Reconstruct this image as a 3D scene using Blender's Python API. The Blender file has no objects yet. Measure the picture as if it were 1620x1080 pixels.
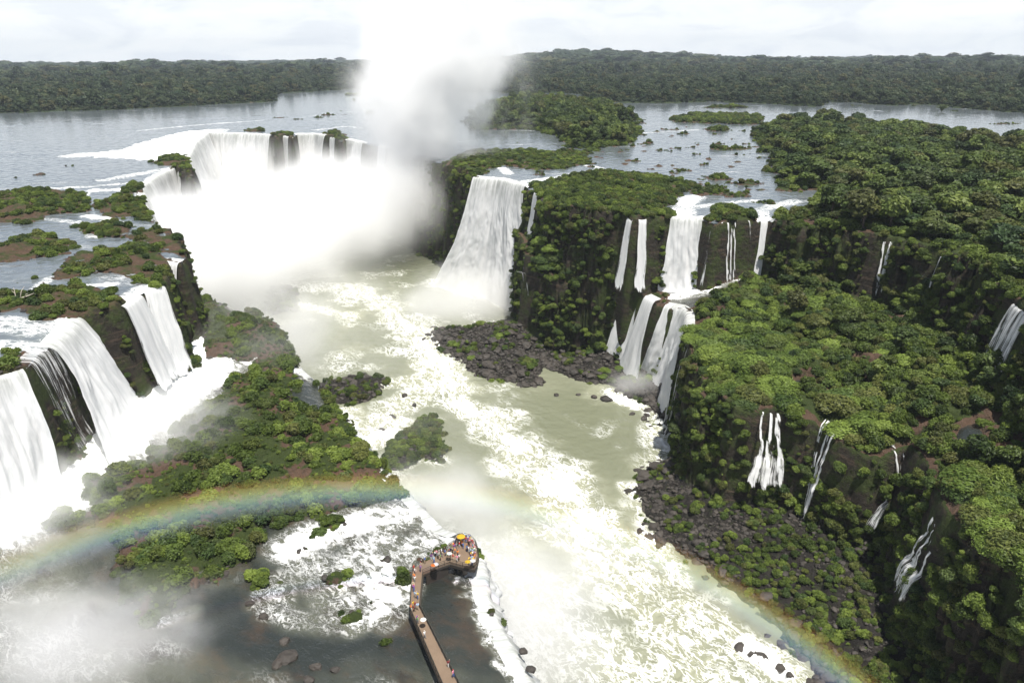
import bpy, bmesh, math, random
import numpy as np
from mathutils import Matrix, Vector

SC = bpy.context.scene
COL = SC.collection
random.seed(7)
RNG = np.random.default_rng(11)

# ------------------------------------------------------------------ camera
FPX, CX, CY = 1200.0, 810.0, 540.0          # the photograph is 1620 x 1080
PITCH = math.atan(448.5 / FPX)
ROLL = math.radians(-0.39)
CAMZ = 70.0                                 # metres above the upper river
_f = np.array([0, math.cos(PITCH), -math.sin(PITCH)])
_r0 = np.array([1.0, 0, 0]); _u0 = np.cross(_r0, _f)
_r = math.cos(ROLL) * _r0 + math.sin(ROLL) * _u0
_u = -math.sin(ROLL) * _r0 + math.cos(ROLL) * _u0
cam = bpy.data.cameras.new("camera"); camo = bpy.data.objects.new("camera", cam); COL.objects.link(camo)
cam.sensor_width = 36.0; cam.lens = FPX / 1620 * 36.0
cam.clip_start = 1.0; cam.clip_end = 60000
M = Matrix(((_r[0], _u[0], -_f[0], 0), (_r[1], _u[1], -_f[1], 0), (_r[2], _u[2], -_f[2], CAMZ), (0, 0, 0, 1)))
camo.matrix_world = M
SC.camera = camo

def at(x, y, z):
    """photo pixel -> point of the world on the level z"""
    d = FPX * _f + (x - CX) * _r - (y - CY) * _u
    t = (z - CAMZ) / d[2]
    return np.array([d[0] * t, d[1] * t, z])

def px(P):
    """world points (n,3) -> photo pixels and depth"""
    Q = np.asarray(P, float) - np.array([0, 0, CAMZ])
    dep = Q @ _f
    dd = np.maximum(dep, 1e-3)
    return CX + FPX * (Q @ _r) / dd, CY - FPX * (Q @ _u) / dd, dep

def P2(pts, z):
    """pixel list -> plan polygon"""
    return np.array([at(x, y, z)[:2] for x, y in pts])

# ------------------------------------------------------------------ sky, sun, exposure
SUN_EL, SUN_AZ = math.radians(71.5), math.radians(152.5)   # azimuth from +Y clockwise
S_DIR = Vector((math.sin(SUN_AZ) * math.cos(SUN_EL), math.cos(SUN_AZ) * math.cos(SUN_EL), math.sin(SUN_EL)))
world = bpy.data.worlds.new("World"); SC.world = world; world.use_nodes = True
def build_world():
    nt = world.node_tree; N = nt.nodes; L = nt.links; N.clear()
    out = N.new('ShaderNodeOutputWorld'); bg = N.new('ShaderNodeBackground'); bg.inputs['Strength'].default_value = 0.078
    sky = N.new('ShaderNodeTexSky'); sky.sky_type = 'NISHITA'; sky.sun_disc = False
    sky.sun_elevation = SUN_EL; sky.sun_rotation = SUN_AZ; sky.air_density = 1.0; sky.dust_density = 1.5
    tc = N.new('ShaderNodeTexCoord'); sep = N.new('ShaderNodeSeparateXYZ'); L.new(tc.outputs['Generated'], sep.inputs[0])
    def math_(op, a, b=None, c=None):
        n = N.new('ShaderNodeMath'); n.operation = op
        for i, v in enumerate((a, b, c)):
            if v is None: continue
            if isinstance(v, (int, float)): n.inputs[i].default_value = v
            else: L.new(v, n.inputs[i])
        return n.outputs[0]
    zz = math_('ADD', math_('MAXIMUM', sep.outputs['Z'], 0.0), 0.045)
    cx = math_('DIVIDE', sep.outputs['X'], zz); cy = math_('DIVIDE', sep.outputs['Y'], zz)
    comb = N.new('ShaderNodeCombineXYZ'); L.new(cx, comb.inputs[0]); L.new(cy, comb.inputs[1])
    n1 = N.new('ShaderNodeTexNoise'); n1.inputs['Scale'].default_value = 0.55; n1.inputs['Detail'].default_value = 7
    n1.inputs['Roughness'].default_value = 0.58; n1.inputs['Distortion'].default_value = 0.3; L.new(comb.outputs[0], n1.inputs['Vector'])
    cr = N.new('ShaderNodeValToRGB'); cr.color_ramp.elements[0].position = 0.34; cr.color_ramp.elements[1].position = 0.62
    L.new(n1.outputs['Fac'], cr.inputs[0])
    # the higher sky is more open than the hazy band over the horizon
    cover = math_('MULTIPLY', cr.outputs[0], 0.75)
    hz = N.new('ShaderNodeMapRange'); hz.inputs['From Min'].default_value = 0.0; hz.inputs['From Max'].default_value = 0.30
    hz.inputs['To Min'].default_value = 0.86; hz.inputs['To Max'].default_value = 0.0; L.new(sep.outputs['Z'], hz.inputs[0])
    fac = math_('MAXIMUM', cover, hz.outputs[0])
    # cloud brightness: sunlit billows and soft grey bases
    comb2 = N.new('ShaderNodeCombineXYZ'); L.new(math_('MULTIPLY', sep.outputs['X'], 9.0), comb2.inputs[0])
    L.new(math_('MULTIPLY', sep.outputs['Y'], 9.0), comb2.inputs[1]); L.new(math_('MULTIPLY', sep.outputs['Z'], 30.0), comb2.inputs[2])
    n2 = N.new('ShaderNodeTexNoise'); n2.inputs['Scale'].default_value = 1.1; n2.inputs['Detail'].default_value = 8; n2.inputs['Roughness'].default_value = 0.55
    n2.inputs['Distortion'].default_value = 0.6
    L.new(comb2.outputs[0], n2.inputs['Vector'])
    c2 = N.new('ShaderNodeValToRGB')
    e = c2.color_ramp.elements; e[0].position = 0.40; e[0].color = (10.0, 10.3, 11.0, 1); e[1].position = 0.60; e[1].color = (12.0, 12.0, 12.1, 1)
    m = e.new(0.49); m.color = (11.3, 11.5, 11.8, 1)
    L.new(n2.outputs['Fac'], c2.inputs[0])
    # a cloud seen from below, higher up, is greyer than one lit by the sun over the horizon
    dim = N.new('ShaderNodeMapRange'); dim.inputs['From Min'].default_value = 0.06; dim.inputs['From Max'].default_value = 0.35
    dim.inputs['To Min'].default_value = 1.0; dim.inputs['To Max'].default_value = 0.24; L.new(sep.outputs['Z'], dim.inputs[0])
    mul = N.new('ShaderNodeVectorMath'); mul.operation = 'SCALE'; L.new(c2.outputs[0], mul.inputs[0]); L.new(dim.outputs[0], mul.inputs['Scale'])
    mix = N.new('ShaderNodeMix'); mix.data_type = 'RGBA'; mix.clamp_result = False
    L.new(fac, mix.inputs['Factor']); L.new(sky.outputs[0], mix.inputs[6]); L.new(mul.outputs[0], mix.inputs[7])
    L.new(mix.outputs[2], bg.inputs['Color']); L.new(bg.outputs[0], out.inputs['Surface'])
build_world()
sun = bpy.data.lights.new("sun", 'SUN'); suno = bpy.data.objects.new("sun", sun); COL.objects.link(suno)
sun.energy = 5.0; sun.angle = math.radians(0.53); sun.color = (1.0, 0.96, 0.89)
suno.rotation_euler = (-S_DIR).to_track_quat('-Z', 'Y').to_euler(); suno.location = (0, 0, 400)
vs = SC.view_settings; vs.view_transform = 'Standard'; vs.look = 'None'; vs.exposure = 0.6; vs.gamma = 1.0
SC.cycles.max_bounces = 12; SC.cycles.diffuse_bounces = 3; SC.cycles.glossy_bounces = 3
SC.cycles.transparent_max_bounces = 24; SC.cycles.volume_bounces = 9
SC.cycles.use_denoising = True

# ------------------------------------------------------------------ helpers
def props(o, label=None, cat=None, group=None, kind=None):
    if label: o['label'] = label
    if cat: o['category'] = cat
    if group: o['group'] = group
    if kind: o['kind'] = kind
    return o

def link(name, me, mats=(), parent=None):
    o = bpy.data.objects.new(name, me); COL.objects.link(o)
    for m in (mats if isinstance(mats, (list, tuple)) else [mats]):
        me.materials.append(m)
    if parent: o.parent = parent
    return o

def mesh_np(name, V, F, smooth=True):
    """vertices (n,3) and faces (m,k) -> mesh, fast"""
    me = bpy.data.meshes.new(name)
    V = np.ascontiguousarray(V, np.float32); F = np.ascontiguousarray(F, np.int32)
    m, k = F.shape
    me.vertices.add(len(V)); me.vertices.foreach_set('co', V.ravel())
    me.loops.add(m * k); me.loops.foreach_set('vertex_index', F.ravel())
    me.polygons.add(m); me.polygons.foreach_set('loop_start', np.arange(0, m * k, k, dtype=np.int32))
    me.polygons.foreach_set('use_smooth', np.full(m, smooth, dtype=bool))
    me.update(calc_edges=True)
    return me

def attr(me, name, vals):
    a = me.attributes.new(name, 'FLOAT', 'POINT'); a.data.foreach_set('value', np.ascontiguousarray(vals, np.float32))

def _hash(ix, iy, seed):
    h = (ix.astype(np.int64) * 374761393 + iy.astype(np.int64) * 668265263 + seed * 1442695041) & 0xffffffff
    h = ((h ^ (h >> 13)) * 1274126177) & 0xffffffff
    return (h ^ (h >> 16)) & 0xffffffff

def vn(x, y, seed=0):
    """gradient noise, about -1..1"""
    ix = np.floor(x); iy = np.floor(y); fx = x - ix; fy = y - iy
    u = fx * fx * fx * (fx * (fx * 6 - 15) + 10); v = fy * fy * fy * (fy * (fy * 6 - 15) + 10)
    def g(dx, dy):
        a = _hash(ix + dx, iy + dy, seed).astype(np.float32) * (2 * np.pi / 4294967296.0)
        return np.cos(a) * (fx - dx) + np.sin(a) * (fy - dy)
    a, b, c, d = g(0, 0), g(1, 0), g(0, 1), g(1, 1)
    return ((a + (b - a) * u) + ((c + (d - c) * u) - (a + (b - a) * u)) * v) * 1.5

def fbm(x, y, sc, oct=4, seed=0, gain=0.5):
    s = 0; amp = 1.0
    for i in range(oct):
        s = s + amp * vn(x / sc, y / sc, seed + i * 17); sc /= 2.03; amp *= gain
    return s

def smooth(a, b, x):
    t = np.clip((x - a) / (b - a), 0, 1); return t * t * (3 - 2 * t)

def sd_poly(X, Y, poly, margin=None):
    """signed distance to a polygon, positive inside"""
    shp = X.shape; x = X.ravel(); y = Y.ravel()
    out = np.full(x.shape, -1e4, np.float32)
    if margin is not None:
        lo = poly.min(0) - margin; hi = poly.max(0) + margin
        idx = np.nonzero((x > lo[0]) & (x < hi[0]) & (y > lo[1]) & (y < hi[1]))[0]
        if len(idx) == 0: return out.reshape(shp)
        x = x[idx]; y = y[idx]
    x = x.astype(np.float32); y = y.astype(np.float32)
    d2 = np.full(x.shape, 1e12, np.float32); ins = np.zeros(x.shape, bool)
    n = len(poly)
    for i in range(n):
        ax, ay = map(float, poly[i]); bx, by = map(float, poly[(i + 1) % n])
        ex, ey = bx - ax, by - ay; L2 = ex * ex + ey * ey + 1e-9
        t = np.clip(((x - ax) * ex + (y - ay) * ey) / L2, 0, 1)
        dx = x - (ax + t * ex); dy = y - (ay + t * ey)
        np.minimum(d2, dx * dx + dy * dy, out=d2)
        if ay != by:
            c = ((ay > y) != (by > y)) & (x < (bx - ax) * (y - ay) / (by - ay) + ax)
            ins ^= c
    d = np.sqrt(d2); d = np.where(ins, d, -d)
    if margin is None: return d.reshape(shp)
    out[idx] = d; return out.reshape(shp)

def d_line(X, Y, line):
    """distance to an open polyline"""
    x = X.ravel().astype(np.float32); y = Y.ravel().astype(np.float32)
    d2 = np.full(x.shape, 1e12, np.float32)
    for i in range(len(line) - 1):
        ax, ay = map(float, line[i][:2]); bx, by = map(float, line[i + 1][:2])
        ex, ey = bx - ax, by - ay; L2 = ex * ex + ey * ey + 1e-9
        t = np.clip(((x - ax) * ex + (y - ay) * ey) / L2, 0, 1)
        dx = x - (ax + t * ex); dy = y - (ay + t * ey)
        np.minimum(d2, dx * dx + dy * dy, out=d2)
    return np.sqrt(d2).reshape(X.shape)

class NT:
    """small node-building shorthand"""
    def __init__(self, name):
        self.mat = bpy.data.materials.new(name); self.mat.use_nodes = True
        self.nt = self.mat.node_tree; self.N = self.nt.nodes; self.L = self.nt.links; self.N.clear()
        self.out = self.N.new('ShaderNodeOutputMaterial')
    def put(self, sock, v):
        if v is None: return
        if isinstance(v, bpy.types.NodeSocket): self.L.new(v, sock)
        elif isinstance(v, (tuple, list)) and len(v) == 3 and sock.type == 'RGBA': sock.default_value = (*v, 1)
        else: sock.default_value = v
    def node(self, kind, **kw):
        n = self.N.new(kind)
        for k, v in kw.items():
            if hasattr(n, k) and not (k in n.inputs): setattr(n, k, v)
            else: self.put(n.inputs[k], v)
        return n
    def math(self, op, a, b=None, c=None, clamp=False):
        n = self.N.new('ShaderNodeMath'); n.operation = op; n.use_clamp = clamp
        for i, v in enumerate((a, b, c)): self.put(n.inputs[i], v)
        return n.outputs[0]
    def vmath(self, op, a, b=None):
        n = self.N.new('ShaderNodeVectorMath'); n.operation = op
        self.put(n.inputs[0], a)
        if op == 'SCALE': self.put(n.inputs['Scale'], b)
        else: self.put(n.inputs[1], b)
        return n.outputs[0]
    def mix(self, fac, a, b):
        n = self.N.new('ShaderNodeMix'); n.data_type = 'RGBA'; n.clamp_factor = True
        self.put(n.inputs[0], fac); self.put(n.inputs[6], a); self.put(n.inputs[7], b); return n.outputs[2]
    def ramp(self, v, a, b, lo=0.0, hi=1.0, smooth=True):
        n = self.N.new('ShaderNodeMapRange'); n.interpolation_type = 'SMOOTHSTEP' if smooth else 'LINEAR'
        self.put(n.inputs[0], v)
        for i, q in enumerate((a, b, lo, hi)): self.put(n.inputs[1 + i], q)
        return n.outputs[0]
    def noise(self, vec, scale, detail=4, rough=0.55, dist=0.0, out='Fac'):
        n = self.N.new('ShaderNodeTexNoise'); self.put(n.inputs['Vector'], vec)
        n.inputs['Scale'].default_value = scale; n.inputs['Detail'].default_value = detail
        n.inputs['Roughness'].default_value = rough; n.inputs['Distortion'].default_value = dist
        return n.outputs[out]
    def attr(self, name): 
        n = self.N.new('ShaderNodeAttribute'); n.attribute_name = name; return n.outputs['Fac']
    def pos(self): return self.N.new('ShaderNodeNewGeometry').outputs['Position']
    def bump(self, h, strength=0.5, dist=0.3, normal=None):
        n = self.N.new('ShaderNodeBump'); n.inputs['Strength'].default_value = strength; n.inputs['Distance'].default_value = dist
        self.put(n.inputs['Height'], h)
        if normal is not None: self.put(n.inputs['Normal'], normal)
        return n.outputs[0]
    def bsdf(self, color, rough=0.7, normal=None, spec=0.3, **kw):
        n = self.N.new('ShaderNodeBsdfPrincipled'); self.put(n.inputs['Base Color'], color); self.put(n.inputs['Roughness'], rough)
        self.put(n.inputs['Specular IOR Level'], spec)
        if normal is not None: self.put(n.inputs['Normal'], normal)
        for k, v in kw.items(): self.put(n.inputs[k], v)
        return n
    def done(self, shader):
        self.L.new(shader.outputs[0] if hasattr(shader, 'outputs') else shader, self.out.inputs['Surface']); return self.mat

def flat_mat(name, col, rough=0.7, spec=0.3):
    t = NT(name)
    n = t.noise(t.pos(), 3.0, 3)
    c = t.mix(n, tuple(x * 0.8 for x in col), tuple(min(1, x * 1.15) for x in col))
    return t.done(t.bsdf(c, rough, spec=spec))

# ------------------------------------------------------------------ plan of the place
# levels: upper river 0, middle shelves about -35, the river in the canyon -75
W = lambda *p: np.array([p], float)
ZM, ZL = -35.0, -75.0
LIP_PX = [(-400, 720), (-200, 655), (-60, 612), (0, 590), (34, 580), (42, 571), (62, 552), (80, 541), (97, 522), (114, 506), (122, 499), (166, 488), (184, 484),
          (208, 470), (226, 457), (258, 449), (270, 430), (262, 410), (284, 413), (291, 400), (284, 378), (262, 362), (240, 345),
          (228, 318), (224, 294), (250, 276), (277, 264), (290, 268), (303, 283), (301, 262), (299, 245), (310, 224), (330, 209), (365, 210), (400, 211), (428, 213),
          (436, 217), (450, 214), (462, 217), (470, 211), (500, 211), (515, 214), (522, 216), (530, 217), (540, 222), (548, 219), (575, 225),
          (610, 232), (650, 243), (690, 254), (715, 262), (738, 274), (750, 279), (790, 282), (832, 292), (846, 300), (856, 312),
          (870, 324), (920, 335), (985, 340), (1000, 345), (1022, 345), (1060, 342), (1110, 344), (1130, 350), (1165, 348), (1213, 346),
          (1260, 356), (1330, 366), (1392, 378), (1416, 380), (1450, 395), (1495, 402), (1530, 425), (1575, 452), (1610, 478),
          (1660, 515), (1740, 570), (1850, 650), (1980, 760)]
CAN = np.vstack([P2(LIP_PX, 0.0), np.array([[190, 60], [190, -120], [-260, -120], [-260, 60]])])
MIDL_PX = [(-500, 1000), (-300, 640), (0, 520), (150, 500), (262, 440), (300, 462), (322, 478), (345, 490), (400, 500), (425, 506), (450, 535),
           (468, 575), (490, 596), (520, 640), (545, 655), (580, 705), (605, 738), (650, 788), (700, 836), (745, 852), (760, 888),
           (766, 940), (785, 985), (815, 1040), (850, 1100), (930, 1250), (400, 2500), (-900, 2000)]
MIDL = P2(MIDL_PX, ZM)
MIDR_PX = [(832, 428), (880, 442), (920, 448), (985, 452), (1003, 456), (1035, 472), (1060, 483), (1080, 485), (1090, 493), (1090, 515), (1092, 545), (1105, 580),
           (1122, 618), (1160, 642), (1200, 648), (1240, 651), (1268, 664), (1300, 667), (1335, 692), (1385, 712), (1437, 707), (1465, 745), (1498, 832),
           (1545, 880), (1600, 940), (1680, 1040), (1800, 1200)]
MIDR = np.vstack([P2(MIDR_PX, ZM), np.array([[200, 40], [420, 120], [420, 330], [250, 430], [5, 440]])])
RIV_PX = [(818, 486), (832, 500), (800, 512), (690, 520), (682, 534), (720, 566), (760, 596), (850, 612), (868, 575), (905, 602), (958, 606), (1010, 628),
          (1060, 686), (1095, 712), (1010, 740), (1012, 790), (1040, 850), (1090, 885), (1150, 932), (1230, 1002), (1300, 1088), (1420, 1230), (1600, 1500)]
RIV = np.vstack([P2(RIV_PX, ZL), np.array([[40, 0], [-320, 0], [-420, 500], [-420, 900], [-100, 900], [0, 520]])])

# dry land on the upper level
LAND_PX = [
    [(1213, 350), (1255, 340), (1300, 322), (1292, 302), (1240, 302), (1222, 278), (1216, 255), (1204, 232), (1188, 212), (1203, 200), (1262, 193),
     (1330, 196), (1420, 206), (1520, 219), (1565, 228), (1640, 236), (1900, 255), (2600, 300), (2800, 700), (1980, 900), (1600, 640)],
    [(842, 312), (850, 296), (882, 284), (950, 271), (1040, 280), (1102, 291), (1072, 318), (1058, 345), (990, 350), (900, 350)],
    [(690, 275), (705, 258), (740, 240), (800, 238), (870, 241), (930, 240), (942, 260), (872, 268), (835, 270), (815, 266), (795, 262), (768, 275), (738, 284)],
    [(735, 192), (765, 184), (800, 164), (850, 160), (905, 166), (962, 172), (1008, 190), (1016, 212), (996, 228), (940, 240), (900, 234), (880, 215), (842, 206), (800, 205), (750, 206)],
    [(1058, 187), (1100, 182), (1140, 181), (1215, 186), (1200, 197), (1130, 196), (1066, 194)],
    [(1118, 342), (1128, 330), (1160, 328), (1200, 336), (1206, 352), (1160, 356)],
    # left, between the falls
    [(-80, 345), (0, 308), (40, 298), (62, 300), (128, 308), (138, 322), (128, 336), (90, 340), (40, 352), (0, 352)],
    [(-90, 420), (0, 384), (60, 372), (108, 380), (104, 400), (60, 408), (0, 416)],
    [(84, 428), (112, 410), (145, 395), (200, 388), (238, 396), (272, 412), (278, 440), (250, 447), (222, 450), (190, 434), (150, 432), (100, 442)],
    [(40, 482), (62, 460), (110, 452), (160, 458), (196, 470), (206, 486), (186, 518), (160, 496), (120, 500), (70, 506)],
    [(148, 325), (176, 312), (216, 314), (232, 332), (240, 348), (200, 344), (160, 342)],
    [(200, 372), (236, 366), (262, 362), (290, 384), (292, 402), (262, 400), (225, 388)],
    [(246, 256), (258, 248), (280, 246), (300, 248), (306, 272), (302, 290), (286, 270), (266, 262)],
    [(198, 297), (212, 289), (232, 294), (236, 304), (212, 308)],
    [(0, 578), (20, 562), (36, 561), (42, 574), (34, 586), (10, 588)],
    [(130, 358), (180, 352), (215, 360), (200, 372), (150, 372)],
    [(-60, 470), (0, 462), (30, 468), (40, 484), (10, 492), (-60, 500)],
    [(430, 216), (436, 208), (450, 209), (462, 211), (466, 220)],
    [(514, 216), (518, 206), (532, 207), (544, 211), (548, 222)],
    [(386, 209), (396, 205), (418, 205), (421, 208)],
]
# islets: px, py, half width (m), half depth (m)
ISLETS = [(1136, 206, 14, 12), (1140, 236, 9, 6), (1160, 235, 8, 6), (1095, 233, 3.5, 3), (1045, 238, 4, 4), (1028, 226, 6, 4), (1080, 271, 10, 4),
          (1130, 282, 9, 6), (1182, 291, 12, 4), (1122, 305, 11, 7), (1248, 300, 9, 6), (1080, 160, 60, 8), (1150, 170, 40, 8), (1010, 158, 25, 5),
          (1100, 283, 5, 3), (880, 156, 14, 5), (545, 176, 9, 3), (520, 182, 14, 3), (585, 178, 10, 4), (502, 186, 8, 3), (470, 189, 10, 2), (560, 150, 24, 6),
          (440, 186, 14, 2), (600, 165, 12, 4), (1500, 176, 12, 4), (1440, 168, 8, 4), (1360, 167, 12, 5), (1595, 196, 20, 3), (1220, 322, 6, 3),
          (1160, 310, 6, 3), (1065, 240, 3, 2), (1000, 232, 5, 3), (168, 186, 3, 2), (93, 192, 2, 2), (30, 280, 3, 2), (63, 276, 4, 2), (110, 263, 3, 1.5),
          (820, 226, 3, 2), (846, 221, 2, 1.5), (900, 217, 3, 2), (890, 238, 7, 3), (925, 246, 5, 3), (850, 277, 5, 3), (858, 272, 4, 2), (1060, 205, 8, 3), (1085, 212, 8, 3),
          (1040, 208, 6, 3), (1100, 226, 4, 2), (1180, 228, 6, 2), (60, 440, 2, 1.5), (75, 446, 2, 1.5), (30, 445, 3, 2), (110, 418, 3, 2), (180, 348, 3, 2)]
_g = random.Random(3)
for _ in range(120):
    _x, _y = _g.uniform(930, 1215), _g.uniform(186, 312)
    if _x > 1085 + (_y - 312) * -.9 or _y < 285: ISLETS.append((_x, _y, _g.uniform(2.0, 7.0), _g.uniform(1.6, 3.4)))
for _ in range(22): ISLETS.append((_g.uniform(430, 640), _g.uniform(150, 204), _g.uniform(1.5, 7), _g.uniform(1, 2.5)))
for _ in range(26): ISLETS.append((_g.uniform(0, 230), _g.uniform(296, 480), _g.uniform(.5, 1.8), _g.uniform(.5, 1.3)))
for _ in range(10): ISLETS.append((_g.uniform(1320, 1600), _g.uniform(170, 190), _g.uniform(2, 8), _g.uniform(1.5, 3)))
FARB_PX = [(-300, 190), (0, 179), (200, 173), (330, 166), (437, 161), (440, 148), (560, 141), (640, 139), (720, 143), (790, 146), (826, 149), (850, 152), (862, 147), (905, 148), (926, 151), (930, 162),
           (1060, 163), (1130, 161), (1200, 164), (1292, 169), (1312, 160), (1400, 166), (1470, 166), (1530, 173), (1640, 180), (1900, 200)]
FARB = P2(FARB_PX, 0.0)
FARB = np.vstack([FARB, [[16000, 3000], [20000, 40000], [-20000, 40000], [-9000, 3000]]])

# dry land on the left middle shelf
MLAND_PX = [
    [(132, 786), (160, 762), (215, 745), (262, 712), (290, 668), (330, 650), (356, 618), (400, 592), (450, 590), (500, 640), (545, 652), (580, 708), (608, 745), (632, 775),
     (600, 797), (560, 806), (470, 822), (424, 846), (410, 870), (350, 900), (352, 930), (322, 972), (262, 992), (212, 985), (186, 945), (160, 890), (172, 846),
     (120, 850), (80, 856), (58, 838), (90, 816), (136, 815)],
    [(305, 470), (345, 490), (400, 498), (430, 508), (458, 540), (482, 586), (455, 600), (400, 592), (360, 578), (318, 586), (322, 545)],
    [(90, 735), (100, 722), (140, 722), (158, 740), (130, 760), (96, 757)],
    [(258, 610), (292, 592), (322, 596), (318, 616), (280, 620)],
]
MISLETS = [(410, 916, 3.2, 3), (452, 921, 1.6, 1.3), (530, 826, 4.0, 4), (490, 846, 2.8, 2.2), (535, 912, 4.0, 3.5), (560, 976, 3.2, 2.6), (612, 885, 1.8, 1.4), (588, 952, 1.4, 1.2),
           (620, 1020, 1.2, 1.0), (661, 889, 2.0, 1.6), (672, 884, 2.2, 1.3), (688, 872, 3.2, 1.5), (698, 866, 2.6, 1.2), (480, 868, 2.0, 1.5), (760, 902, 2.0, 1.6), (774, 930, 2.2, 1.6), (790, 962, 2.6, 1.6), (811, 988, 1.4, 1.2),
           (640, 905, 2.4, 1.5), (505, 818, 3, 2), (636, 917, 1.8, 1.4)]
# land standing in the canyon river
LLAND_PX = [
    [(598, 722), (618, 690), (650, 682), (664, 662), (690, 656), (704, 676), (698, 700), (712, 716), (696, 732), (662, 730), (640, 744), (606, 738)],
    [(488, 612), (530, 598), (585, 592), (612, 600), (614, 622), (570, 642), (512, 640)],
    [(415, 470), (440, 452), (470, 458), (478, 478), (440, 500), (420, 490)],
]
POOLS_PX = [([(1040, 460), (1058, 440), (1120, 440), (1180, 452), (1184, 468), (1130, 483), (1094, 492), (1064, 482)], ZM), 
            ([(990, 436), (1005, 430), (1030, 440), (1020, 448), (995, 446)], ZM),
            ([(1250, 604), (1262, 596), (1282, 592), (1290, 602), (1276, 622), (1258, 626)], ZM), 
            ([(1508, 722), (1530, 708), (1556, 714), (1548, 738), (1520, 744)], ZM)]

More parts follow.
